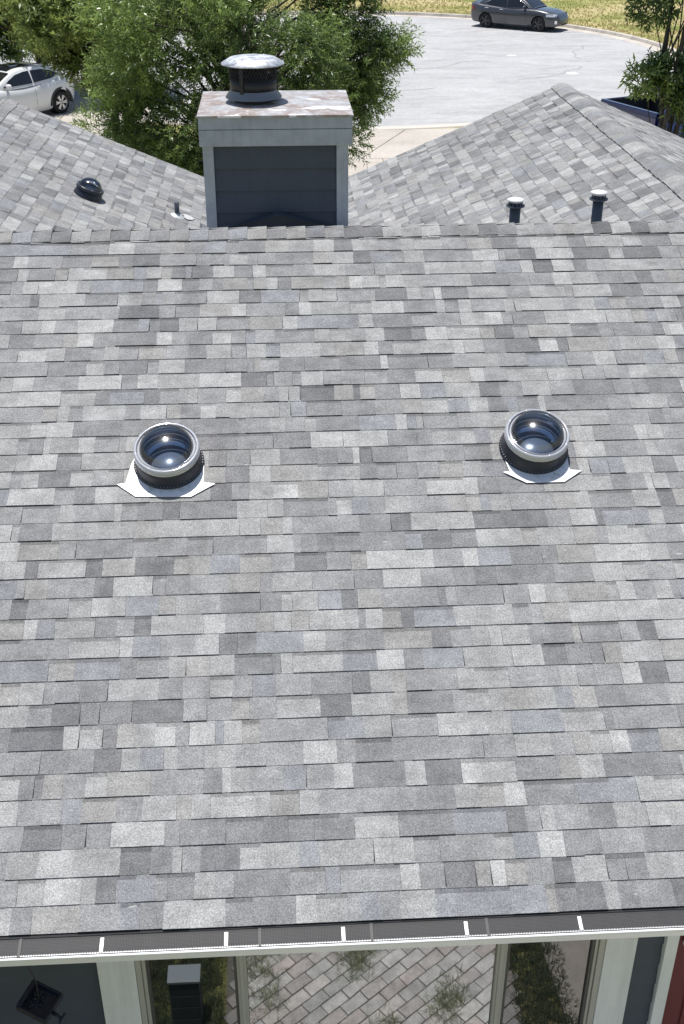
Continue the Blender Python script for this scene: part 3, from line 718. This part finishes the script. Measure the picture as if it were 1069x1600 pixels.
tree((-4.3, 33.6, 0), 'mid green tree between the white crossover and the big dark tree', (.1, 0, 4.6), (2.7, 2.4, 2.3), 40, .62, 4800, 14, .17, .05, LM3, .13, 2, 8, extra=[(-.6, -.1, 2.2), (-.1, 0, 1.9), (-1.5, .1, 3.1), (-1.5, .2, 3.6), (-1.9, .3, 3.35), (-1.2, .2, 2.75), (-2.2, .3, 3.8), (-1.7, 0, 4.1)], sprig=.32, spread=1.0, fill=.35, cut=lambda q: q[2] < 2.6)
tree((-8.1, 42.8, 0), 'yellow green oak rising over the roof of the white crossover', (-.2, -.3, 4.4), (5.0, 3.2, 2.6), 66, .8, 8000, 14, .17, .07, LM2, .17, 1, 13, sprig=.34, spread=1.1, fill=.3, name='oak_tree', cut=lambda q: q[2] < 2.3)
tree((8.1, 24.4, 0), 'slender multi stemmed tree in front of the blue pickup', (.15, 0, 7.0), (1.5, 1.3, 1.0), 12, .3, 1500, 11, .19, .045, LM1, .05, 5, 17,
     extra=[(.62, -.1, 3.25), (.85, .1, 2.9), (1.0, -.2, 2.3), (.75, 0, 2.5), (1.2, 0, 3.3), (1.3, .2, 2.0), (.2, -.1, 3.42), (-.2, -.2, 3.55), (-.55, -.2, 3.4), (1.0, 0, 3.75), (1.1, 0, 1.5), (.3, -.2, 3.0), (1.5, .2, 2.8), (1.5, 0, 1.2), (-.6, 0, 4.75)], sprig=.24, spread=1.0, fill=.2, stem_spread=.2)
tree((-11.9, 46.8, 0), 'dark bushy tree behind the trunk of the yellow green oak', (0, 0, 2.1), (3.3, 1.6, 1.9), 34, .6, 3600, 12, .17, .07, LM1, .1, 2, 19, sprig=.36, spread=1.1, fill=.2)

def tufts(name, m, n, region, L, Wd, seed, parent=None):
    rng = np.random.default_rng(seed); base = region(rng, n)
    o = leaf_mesh(name, m, parent, base, np.tile([[0, 0, 1.]], (len(base), 1)) + rng.normal(0, .25, (len(base), 3)), 7, L, Wd, .55, .01, rng, rng.uniform(.2, .7, len(base)))
    return stuff(o)
GM = leaf_mat('grass_blade', (.050, .072, .036), (.15, .18, .10), .3, .6)
GM2 = leaf_mat('dry_grass_blade', (.26, .24, .085), (.50, .44, .21), .4, .7)
def reg_back(rng, n): return np.stack([rng.uniform(-3.2, -.58, n), rng.uniform(.8, 4.2, n), np.zeros(n)], 1)
tufts('grass', GM, 15000, reg_back, .085, .006, 4)
def reg_back2(rng, n): return np.stack([rng.uniform(1.60, 2.0, n), rng.uniform(1.0, 4.2, n), np.zeros(n)], 1)
tufts('grass', GM, 2000, reg_back2, .085, .006, 5)
def weeds(rng, n):
    cs = np.array([(-.25, 3.2), (-.3, 2.9), (-.2, 2.7), (.5, 2.75), (.42, 2.9), (1.12, 3.2), (1.05, 3.35), (.62, 3.5), (.0, 3.55), (1.2, 2.6)])
    k = rng.integers(0, len(cs), n); return np.concatenate([cs[k] + rng.normal(0, .07, (n, 2)), np.full((n, 1), .02)], 1)
tufts('weeds', leaf_mat('weed_blade', (.08, .11, .04), (.30, .30, .16), .3, .6), 380, weeds, .10, .0045, 6)
def far_lawn(rng, n):
    a = rng.uniform(R(-25), R(100), n); r = RAD + .25 + rng.uniform(0, 1, n) ** 1.3 * 14
    return np.stack([CX + r * np.cos(a), CY + r * np.sin(a), np.zeros(n)], 1)
tufts('grass', GM2, 9000, far_lawn, .09, .03, 7)
# pale box on the back grass, mirrored in the left pane
e = empty('garden_pedestal', (-.81, 3.33, 0)); tag(e, 'narrow dark pedestal with a pale top on the grass, mirrored in the left window pane', 'pedestal')
mb = MB(); mb.box(-.115, .115, -.075, .075, .535, .56); mb.build('top', mat('pale_blue_board', (.36, .42, .46), .5), e, bevel=.004)
for i in range(4):
    mb = MB(); mb.box(-.105, .105, -.065, .065, .03 + i * .126, .148 + i * .126); mb.build('board', M['siding'], e, bevel=.006)
mb = MB(); mb.box(-.09, .09, -.05, .05, 0, .534); mb.build('core', M['dark'], e)

# ---- dark feeder hanging on a cord below the gutter
hb = empty('hanging_feeder', (-1.395, 4.13, 2.035)); hb.scale = (.88, .88, .88); hb.rotation_euler = (R(12), R(10), R(-25))
tag(hb, 'dark square tray feeder hanging on a cord against the blue siding', 'bird feeder')
navy = mat('dark_navy_metal', (.016, .018, .030), .45)
mb = MB(); mb.box(-.105, .105, -.095, .095, -.02, 0); mb.build('tray', navy, hb, bevel=.004)
mb = MB(); mb.box(-.105, .105, -.095, -.08, .0005, .04); mb.box(-.105, .105, .08, .095, .0005, .04); mb.box(-.105, -.075, -.0795, .0795, .0005, .05); mb.box(.09, .105, -.0795, .0795, .0005, .04); mb.build('rim', navy, hb, bevel=.003)
mb = MB()
for i in range(14): mb.lathe([(0, .016), (.011, .010), (.014, 0)], 8, Matrix.Translation((random.uniform(-.06, .03), random.uniform(-.06, .06), .0)))
mb.build('hook_plate', mat('black_seed_cup', (.03, .03, .034), .5), hb)
mb = MB(); mb.tube([(.105, -.02, .012), (.175, -.03, .012)], .011, 10); mb.box(.172, .184, -.06, .005, .0, .026); mb.build('perch', navy, hb)
mb = MB(); mb.tube([(.0, .0, .0), (.004, .006, .3), (-.01, -.02, .62)], .0045, 6); mb.tube([(.0, .0, -.02), (-.01, .012, -.35), (0, .02, -.9)], .0035, 6); mb.build('cord', M['black_plastic'], hb)

# ------------------------------------------------------------------ vehicles
def lerp(x, xs, ys): return float(np.interp(x, xs, ys))
def smooth_lerp(xs, ys, n):
    """resample a key list with a smooth spline"""
    xs, ys = np.array(xs), np.array(ys); m = np.gradient(ys, xs); out = []
    X = np.linspace(xs[0], xs[-1], n)
    for x in X:
        i = min(max(np.searchsorted(xs, x) - 1, 0), len(xs) - 2); h = xs[i + 1] - xs[i]; t = (x - xs[i]) / h
        a, b = m[i] * h, m[i + 1] * h
        lo, hi = min(ys[i], ys[i + 1]), max(ys[i], ys[i + 1])
        y = (2 * t**3 - 3 * t**2 + 1) * ys[i] + (t**3 - 2 * t**2 + t) * a + (-2 * t**3 + 3 * t**2) * ys[i + 1] + (t**3 - t**2) * b
        out.append(y)
    return X, np.array(out)
def paint(name, col, metal=.4, rough=.3):
    return mat(name, col, rough, metal=metal, coat=1.0)
def evaluated_boolean(o, cutters):
    for c in cutters:
        b = o.modifiers.new('cut', 'BOOLEAN'); b.operation = 'DIFFERENCE'; b.object = c; b.solver = 'EXACT'
    dg = bpy.context.evaluated_depsgraph_get(); dg.update()
    me = bpy.data.meshes.new_from_object(o.evaluated_get(dg)); o.modifiers.clear(); old = o.data; o.data = me
    bpy.data.meshes.remove(old)
    for c in cutters: bpy.data.objects.remove(c, do_unlink=True)
def wheel(parent, x, y, r, w, rim_m, side, spokes=5, steer=0, double=False):
    e = empty('wheel', (x, y, r), steer, parent)
    Mx = Matrix.Rotation(R(90) * -side, 4, 'X')     # axis along +y*side
    mb = MB(); mb.lathe([(r * .66, -w / 2), (r * .92, -w / 2), (r, -w / 2 + .03), (r, w / 2 - .03), (r * .93, w / 2), (r * .68, w / 2)], 36, Mx); mb.build('tyre', M['tyre'], e)
    mb = MB(); mb.lathe([(r * .67, w / 2), (r * .64, w / 2 - .012), (r * .62, w / 2 - .05), (r * .60, -w / 2)], 36, Mx)
    mb.lathe([(0, w / 2 - .006), (r * .14, w / 2 - .006), (r * .15, w / 2 - .04)], 20, Mx)
    for k in range(spokes):
        for d in ((-.14, .14) if double else (0,)):
            a = 2 * math.pi * k / spokes + d; Mk = Mx @ Matrix.Rotation(a, 4, 'Z')
            wd = r * (.055 if double else .085)
            mb.add([Mk @ Vector(q) for q in ((r * .10, -wd * .8, w / 2 - .012), (r * .10, wd * .8, w / 2 - .012), (r * .645, wd, w / 2 - .012), (r * .645, -wd, w / 2 - .012), (r * .10, -wd * .8, w / 2 - .045), (r * .10, wd * .8, w / 2 - .045), (r * .645, wd, w / 2 - .045), (r * .645, -wd, w / 2 - .045))],
                   [(0, 1, 2, 3), (0, 3, 7, 4), (1, 5, 6, 2), (0, 4, 5, 1)])
    mb.build('rim', rim_m, e)
    mb = MB(); mb.lathe([(0, w / 2 - .07), (r * .61, w / 2 - .07)], 30, Mx); mb.build('hub', M['black_plastic'], e)
    return e
def car(name, label, cat, sp, loc, rotz):
    root = empty(name, loc, rotz); tag(root, label, cat)
    ns = 46
    X, ZT = smooth_lerp(*sp['top'], ns); _, HW = smooth_lerp(*sp['width'], ns); _, ZB = smooth_lerp(*sp['bottom'], ns)
    mb = MB(); vs = []; fr = [(0, 0), (.88, 0), (.965, .10), (.995, .30), (1.0, .52), (.985, .74), (.95, .90), (.87, .975), (.6, 1.0), (0, 1.015)]
    K = len(fr); half = [(a, b) for a, b in fr]; full = half + [(-a, b) for a, b in half[-2:0:-1]]; n = len(full)
    for x, zt, w, zb in zip(X, ZT, HW, ZB):
        for a, b in full: vs.append((x, a * w, zb + (zt - zb) * b))
    fs = [(i * n + (j + 1) % n, (i + 1) * n + (j + 1) % n, (i + 1) * n + j, i * n + j) for i in range(ns - 1) for j in range(n)]
    fs += [tuple(range(n - 1, -1, -1)), tuple((ns - 1) * n + j for j in range(n))]
    mb.add(vs, fs, smooth=True); body = mb.build('body', sp['paint'], root)
    cut = []
    for ax in sp['axles']:
        for s in (-1, 1):
            c = MB(); c.prism([(sp['arch'] * math.cos(6.28319 * k / 40), sp['arch'] * math.sin(6.28319 * k / 40)) for k in range(40)], -.3, .3, Matrix.Translation((ax, s * (sp['half'] - .02), sp['r'] + .015)) @ Matrix.Rotation(R(90), 4, 'X'))
            # close the lathe ends
            cut.append(c.build('cutter', M['black_plastic'], root))
    evaluated_boolean(body, cut)
    body.data.polygons.foreach_set('use_smooth', [True] * len(body.data.polygons)); 
    try: body.data.set_sharp_from_angle(angle=R(38))
    except Exception: pass
    for ax in sp['axles']:
        for s in (-1, 1):
            front = ax > 0
            wheel(root, ax, s * (sp['half'] - .125), sp['r'], .21, sp['rim'], s, sp.get('spokes', 5), R(sp.get('steer', 0)) if front else 0, sp.get('double', False))
            mbx = MB(); mbx.lathe([(0, 0), (sp['arch'] * .99, 0), (sp['arch'] * .99, .2)], 30, Matrix.Translation((ax, s * (sp['half'] - .32), sp['r'] + .015)) @ Matrix.Rotation(R(90) * -s, 4, 'X')); mbx.build('wheel_well', M['dark'], root)
            if sp.get('cladding'):
                mb = MB(); aw = sp['arch']
                for k in range(20):
                    a0, a1 = R(-8 + 196 * k / 20), R(-8 + 196 * (k + 1) / 20); yy = sp['half'] + .012
                    q = []
                    for a in (a0, a1):
                        for r_, y_ in ((aw - .005, yy - .06), (aw - .005, yy), (aw + .075, yy - .004), (aw + .085, yy - .05)):
                            q.append((ax + r_ * math.cos(a), s * y_, sp['r'] + .015 + r_ * math.sin(a)))
                    mb.add(q, [(0, 1, 5, 4), (1, 2, 6, 5), (2, 3, 7, 6)])
                mb.build('arch_cladding', M['black_plastic'], root)
    # greenhouse
    GX, GZ = smooth_lerp(*sp['roof'], 36); belt = sp['belt']
    def wb_(x): return lerp(x, *sp['gwidth'])
    def gy(x, z): 
        return wb_(x) - max(0, z - belt) * sp['tumble']
    mb = MB(); vs = []
    for x, z in zip(GX, GZ):
        z = max(z, belt + .005); h = z - belt; y1 = gy(x, z - .05 * min(1, h / .2)); yb = wb_(x)
        row = [(yb, belt - .05), (gy(x, belt + h * .5), belt + h * .5), (y1, z - .05 * min(1, h / .2)), (y1 - .05, z - .012), (y1 * .6, z + .008), (0, z + .016)]
        row = row + [(-a, b) for a, b in row[-2::-1]]; k = len(row)
        vs += [(x, a, b) for a, b in row]
    fs = [(i * k + j + 1, (i + 1) * k + j + 1, (i + 1) * k + j, i * k + j) for i in range(len(GX) - 1) for j in range(k - 1)]
    mb.add(vs, fs, smooth=True); mb.build('roof', sp['paint'], root)
    for s in (-1, 1):
        for poly in sp['side_glass']:
            mb = MB(); po = [(x, s * (gy(x, z) + .007), z) for x, z in poly]; pi = [(x, s * (gy(x, z) - .01), z) for x, z in poly]; kk = len(poly)
            mb.add(po + pi, [tuple(range(kk))] + [(i, (i + 1) % kk, kk + (i + 1) % kk, kk + i) for i in range(kk)]); mb.build('side_window', M['car_glass'], root)
        for (xa, za) in sp['handles']:
            mb = MB(); yy = s * (lerp(xa, X, HW) * .985); mb.box(xa - .09, xa + .09, min(yy, yy + s * .03), max(yy, yy + s * .03), za - .018, za + .018); mb.build('handle', sp['handle_m'], root, bevel=.01)
        mx, mz = sp['mirror']
        mb = MB(); yy = gy(mx, mz); Mt = Matrix.Translation((mx, s * (yy + .12), mz)) @ Matrix.Diagonal((.07, .13, .075, 1)); mb.lathe([(0.001, -1), (.6, -.8), (.95, -.3), (1, .2), (.75, .75), (.001, 1)], 16, Mt); mb.tube([(mx, s * (yy - .02), mz - .06), (mx, s * (yy + .1), mz - .03)], .02, 6); mb.build('mirror', sp['mirror_m'], root)
        for nm, x0, x1, z0, z1, m in sp['lamps']:
            # lamp faces follow the corner of the body
            mb = MB(); vs = []; kx = 6
            for i in range(kx + 1):
                x = x0 + (x1 - x0) * i / kx
                w = lerp(x, X, HW); zt = lerp(x, X, ZT); zb = lerp(x, X, ZB)
                for z in (z0 + (z1 - z0) * 0, (z0 + z1) / 2, z1):
                    f = min(max((z - zb) / (zt - zb), 0), 1); yy = w * np.interp(f, [b for a, b in fr], [a for a, b in fr]) if f < .97 else w * .86
                    vs.append((x, s * (yy + .012), z))
            mb.add(vs, [(i * 3 + j, (i + 1) * 3 + j, (i + 1) * 3 + j + 1, i * 3 + j + 1) for i in range(kx) for j in range(2)], smooth=True); mb.build(nm, m, root)
        # door seams as narrow recessed-looking strips
        for (xa, z0, z1) in sp['seams']:
            mb = MB(); vs = []
            for i in range(7):
                z = z0 + (z1 - z0) * i / 6; zt = lerp(xa, X, ZT); zb = lerp(xa, X, ZB); f = (z - zb) / (zt - zb); yy = lerp(xa, X, HW) * np.interp(f, [b for a, b in fr], [a for a, b in fr])
                vs += [(xa - .005, s * (yy + .002), z), (xa + .005, s * (yy + .002), z)]
            mb.add(vs, [(2 * i, 2 * i + 1, 2 * i + 3, 2 * i + 2) for i in range(6)]); mb.build('door_seam', M['dark'], root)
        if sp.get('window_trim'):
            pts = [(x, s * (gy(x, z) + .012), z) for x, z in sp['window_trim']]; mb = MB(); mb.tube(pts, .012, 6); mb.build('window_trim', M['chrome'], root)
    for nm, (xa, xb) in (('windscreen', sp['windscreen']), ('rear_window', sp['rear_window'])):
        mb = MB(); vs = []; kx = 8
        for i in range(kx + 1):
            x = xa + (xb - xa) * i / kx; z = lerp(x, GX, GZ); 
            for f in (-.97, -.5, 0, .5, .97):
                y = f * (gy(x, max(z - .05, belt)) - .05); vs.append((x, y, z + .016 - .012 * abs(f) + .008))
        mb.add(vs, [(i * 5 + j, (i + 1) * 5 + j, (i + 1) * 5 + j + 1, i * 5 + j + 1) for i in range(kx) for j in range(4)], smooth=True); mb.build(nm, M['car_glass'], root)
    if sp.get('sunroof'):
        xa, xb, yy = sp['sunroof']; mb = MB(); vs = []
        for i in range(7):
            x = xa + (xb - xa) * i / 6; z = lerp(x, GX, GZ)
            vs += [(x, -yy, z + .018), (x, 0, z + .026), (x, yy, z + .018)]
        mb.add(vs, [(i * 3 + j, (i + 1) * 3 + j, (i + 1) * 3 + j + 1, i * 3 + j + 1) for i in range(6) for j in range(2)], smooth=True); mb.build('sunroof', M['car_glass'], root)
    return root, (X, HW, ZT, ZB)
headm = mat('headlamp', (.55, .57, .6), .12, coat=1); tailm = mat('tail_lamp', (.22, .012, .014), .15, coat=1)
gray = paint('charcoal_metallic', (.075, .077, .085), .55, .32)
sedan, _ = car('parked_car', 'charcoal grey saloon parked along the far kerb of the cul-de-sac', 'car', dict(
    top=([-2.29, -2.24, -2.05, -1.6, -.8, .2, .95, 1.5, 1.95, 2.2, 2.29], [.60, .93, 1.04, 1.03, .98, .95, .955, .91, .80, .68, .52]),
    width=([-2.29, -2.2, -1.9, -1.3, -.3, .8, 1.4, 1.85, 2.12, 2.29], [.62, .76, .86, .895, .90, .90, .885, .83, .70, .50]),
    bottom=([-2.29, -2.1, -1.8, -1, 1, 1.8, 2.1, 2.29], [.40, .27, .23, .20, .19, .21, .22, .30]),
    axles=(-1.37, 1.36), arch=.355, half=.90, r=.325, paint=gray, rim=M['alloy_dark'], spokes=5, double=True, steer=0,
    roof=([-1.95, -1.6, -1.1, -.6, -.1, .3, .7, 1.05], [1.03, 1.19, 1.37, 1.44, 1.455, 1.40, 1.19, .955]), belt=.97, gwidth=([-1.95, -1.4, 0, .7, 1.1], [.70, .80, .83, .80, .72]), tumble=.48,
    side_glass=([(.78, 1.0), (.62, 1.10), (.25, 1.30), (-.05, 1.375), (-.30, 1.385), (-.30, .99)], [(-.36, .99), (-.36, 1.385), (-.75, 1.37), (-1.08, 1.27), (-1.42, 1.10), (-1.2, 1.03)]),
    handles=((-.55, .87), (-1.32, .90))[:2], handle_m=M['chrome'], mirror=(.62, 1.02), mirror_m=gray,
    lamps=(('headlight', 1.72, 2.16, .66, .77, headm), ('tail_light', -2.27, -1.95, .78, .93, tailm), ('fog_lamp', 2.12, 2.2, .36, .5, M['chrome'])),
    seams=((-.33, .3, .96), (.75, .32, .93), (-1.18, .55, .98)), window_trim=[(.86, .985), (.62, 1.12), (.25, 1.32), (-.1, 1.40), (-.6, 1.40), (-1.08, 1.29), (-1.5, 1.07)],
    windscreen=(.98, .34), rear_window=(-1.88, -1.12)), (11.72, 58.75, .004), R(-36))
for (x, y0, y1, z0, z1, nm, m) in ((2.20, -.42, .42, .42, .60, 'grille', M['black_plastic']), (2.27, -.3, .3, .28, .36, 'lower_intake', M['black_plastic'])):
    mb = MB(); mb.add([(x - .12, y0 - .12, z0), (x + .05, y0, z0), (x + .05, y1, z0), (x - .12, y1 + .12, z0), (x - .16, y0 - .12, z1), (x + .01, y0, z1), (x + .01, y1, z1), (x - .16, y1 + .12, z1)], [(0, 1, 5, 4), (1, 2, 6, 5), (2, 3, 7, 6)]); mb.build(nm, m, sedan)
mb = MB(); mb.box(2.225, 2.24, -.06, .06, .56, .60); mb.build('emblem', M['chrome'], sedan)
white = paint('pearl_white', (.72, .73, .74), .05, .25)
suv, _ = car('parked_car', 'white crossover with black wheel arches parked under the yellow green oak', 'car', dict(
    top=([-2.08, -2.03, -1.85, -1.4, -.6, .3, .95, 1.5, 1.9, 2.1], [.70, 1.0, 1.09, 1.09, 1.03, 1.0, 1.03, 1.0, .9, .62]),
    width=([-2.08, -1.98, -1.6, -1.0, 0, .9, 1.5, 1.9, 2.1], [.66, .79, .89, .885, .88, .88, .885, .80, .58]),
    bottom=([-2.08, -1.9, -1.4, 1.2, 1.8, 2.1], [.42, .32, .24, .22, .25, .36]),
    axles=(-1.33, 1.33), arch=.385, half=.885, r=.345, paint=white, rim=M['alloy'], spokes=6, double=True, cladding=True,
    roof=([-1.98, -1.75, -1.4, -.9, -.3, .2, .6, 1.0, 1.2], [1.10, 1.26, 1.41, 1.49, 1.51, 1.48, 1.34, 1.14, 1.02]), belt=1.03, gwidth=([-1.98, -1.4, 0, .8, 1.2], [.72, .80, .82, .80, .74]), tumble=.45,
    side_glass=([(.85, 1.06), (.6, 1.22), (.25, 1.36), (-.1, 1.41), (-.30, 1.415), (-.30, 1.06)], [(-.36, 1.065), (-.36, 1.415), (-.8, 1.40), (-1.15, 1.33), (-1.45, 1.20), (-1.1, 1.11)]),
    handles=((-.45, .93), (-1.2, 1.0)), handle_m=white, mirror=(.72, 1.10), mirror_m=white,
    lamps=(('headlight', 1.7, 2.02, .74, .86, headm), ('tail_light', -2.06, -1.75, .86, .97, tailm)),
    seams=((-.33, .34, 1.02), (.78, .36, 1.0)), windscreen=(1.16, .42), rear_window=(-1.93, -1.45), sunroof=(-.55, .35, .42)), (-8.35, 38.55, .02), R(231))

# pickup truck with an open bed
blue = paint('navy_blue', (.016, .025, .10), .3, .28)
truck, _ = car('pickup_truck', 'navy blue pickup with an empty open bed half hidden by leaves', 'truck', dict(
    top=([-.55, -.5, 0, .9, 1.3, 2.2, 2.65, 2.78], [1.18, 1.20, 1.20, 1.20, 1.19, 1.14, 1.05, .85]),
    width=([-.55, 0, 1.2, 2.2, 2.6, 2.78], [.95, .96, .96, .94, .88, .72]),
    bottom=([-.55, 0, 1.5, 2.5, 2.78], [.42, .40, .40, .40, .48]),
    axles=(1.75,), arch=.42, half=.96, r=.38, paint=blue, rim=M['alloy'], spokes=6,
    roof=([-.52, -.46, -.3, 0, .5, .8, 1.1, 1.35], [1.22, 1.6, 1.80, 1.84, 1.83, 1.74, 1.46, 1.19]), belt=1.19, gwidth=([-.52, 0, 1, 1.35], [.88, .88, .86, .80]), tumble=.38,
    side_glass=([(1.02, 1.24), (.75, 1.50), (.5, 1.70), (.0, 1.74), (-.28, 1.72), (-.3, 1.24)],), handles=((-.15, 1.05),), handle_m=blue, mirror=(.9, 1.32), mirror_m=M['black_plastic'],
    lamps=(('headlight', 2.45, 2.72, .82, .98, headm),), seams=((-.42, .5, 1.17), (.98, .5, 1.15)), windscreen=(1.32, .82), rear_window=(-.5, -.36)), (11.12, 30.85, .02), 0)
HEAD = math.atan2(-.915, .40)
truck.rotation_euler = (0, 0, HEAD)
bedm = mat('black_bed_liner', (.025, .026, .028), .7)
XB0, XB1, HB, ZB0, ZB1 = -2.95, -.60, .95, .55, 1.33
for s in (-1, 1):
    mb = MB(); n_ = 16; vs = []
    sec = [(HB - .09, .62), (HB - .02, .62), (HB + .0, .80), (HB + .012, 1.0), (HB + .005, 1.2), (HB - .01, ZB1 - .03), (HB - .03, ZB1), (HB - .09, ZB1), (HB - .10, ZB1 - .03)]
    xs = [XB0, XB0 + .02, -2.2, -1.6, -1.0, XB1]
    for x in xs: vs += [(x, s * y, z) for y, z in sec]
    k = len(sec); fs = [(i * k + j, (i + 1) * k + j, (i + 1) * k + (j + 1) % k, i * k + (j + 1) % k) for i in range(len(xs) - 1) for j in range(k)] + [tuple(range(k)), tuple((len(xs) - 1) * k + j for j in range(k - 1, -1, -1))]
    mb.add(vs, fs); bs = mb.build('bed_side', blue, truck)
    c = MB(); c.prism([(.43 * math.cos(6.28319 * k / 40), .43 * math.sin(6.28319 * k / 40)) for k in range(40)], -.3, .3, Matrix.Translation((-1.75, s * HB, .40)) @ Matrix.Rotation(R(90), 4, 'X'))
    evaluated_boolean(bs, [c.build('cutter', bedm, truck)])
    mb = MB(); mb.box(XB0 + .05, XB1 - .02, min(s * (HB - .12), s * (HB - .101)), max(s * (HB - .12), s * (HB - .101)), .66, ZB1 - .01); mb.build('bed_liner_wall', bedm, truck)
    mb = MB(); mb.box(XB0 + .02, XB1 - .02, min(s * (HB - .11), s * (HB - .02)), max(s * (HB - .11), s * (HB - .02)), ZB1 + .001, ZB1 + .018); mb.build('bed_rail', blue, truck, bevel=.006)
    wheel(truck, -1.75, s * (HB - .14), .38, .24, M['alloy'], s, 6)
    mb = MB(); mb.box(XB0 - .015, XB0 + .09, min(s * (HB - .10), s * (HB + .014)), max(s * (HB - .10), s * (HB + .014)), .82, 1.16); mb.build('tail_light', tailm, truck)
mb = MB(); mb.box(XB0 + .05, XB1 - .02, -HB + .1, HB - .1, .62, .66)
for i in range(12): y = -HB + .18 + i * .144; mb.box(XB0 + .06, XB1 - .03, y, y + .07, .6605, .675)
mb.build('bed_floor', bedm, truck)
mb = MB(); mb.box(XB1 - .04, XB1, -HB + .02, HB - .02, .55, ZB1 + .01); mb.build('bed_bulkhead', blue, truck, bevel=.01)
mb = MB(); mb.box(XB0 - .03, XB0 + .03, -HB + .105, HB - .105, .62, ZB1 + .005); mb.build('tailgate', blue, truck, bevel=.012)
mb = MB(); mb.box(XB0 + .031, XB0 + .045, -HB + .12, HB - .12, .68, ZB1 - .02); mb.build('tailgate_liner', bedm, truck)
mb = MB(); mb.box(XB0 - .18, XB0 - .04, -HB + .03, HB - .03, .48, .62); mb.build('rear_bumper', M['chrome'], truck, bevel=.02)
mb = MB(); mb.box(-2.9, 2.3, -.45, .45, .42, .54); mb.build('chassis', M['dark'], truck)
# crumpled blue bundle lying on the rail of the bed
bm = bmesh.new(); bmesh.ops.create_icosphere(bm, subdivisions=3, radius=.17)
for v in bm.verts:
    k = 1 + .22 * math.sin(v.co.x * 31 + v.co.y * 17) * math.cos(v.co.z * 27 + v.co.x * 9); v.co = Vector((v.co.x * 1.25 * k, v.co.y * 1.0 * k, v.co.z * .85 * k))
me = bpy.data.meshes.new('tarp_bundle'); bm.to_mesh(me); bm.free(); me.materials.append(mat('blue_violet_cloth', (.035, .04, .20), .6))
tb = bpy.data.objects.new('tarp_bundle', me); C.objects.link(tb); tb.location = (10.72, 33.80, 1.50)
tag(tb, 'crumpled blue cloth bundle on the tail of the pickup bed', 'tarp')
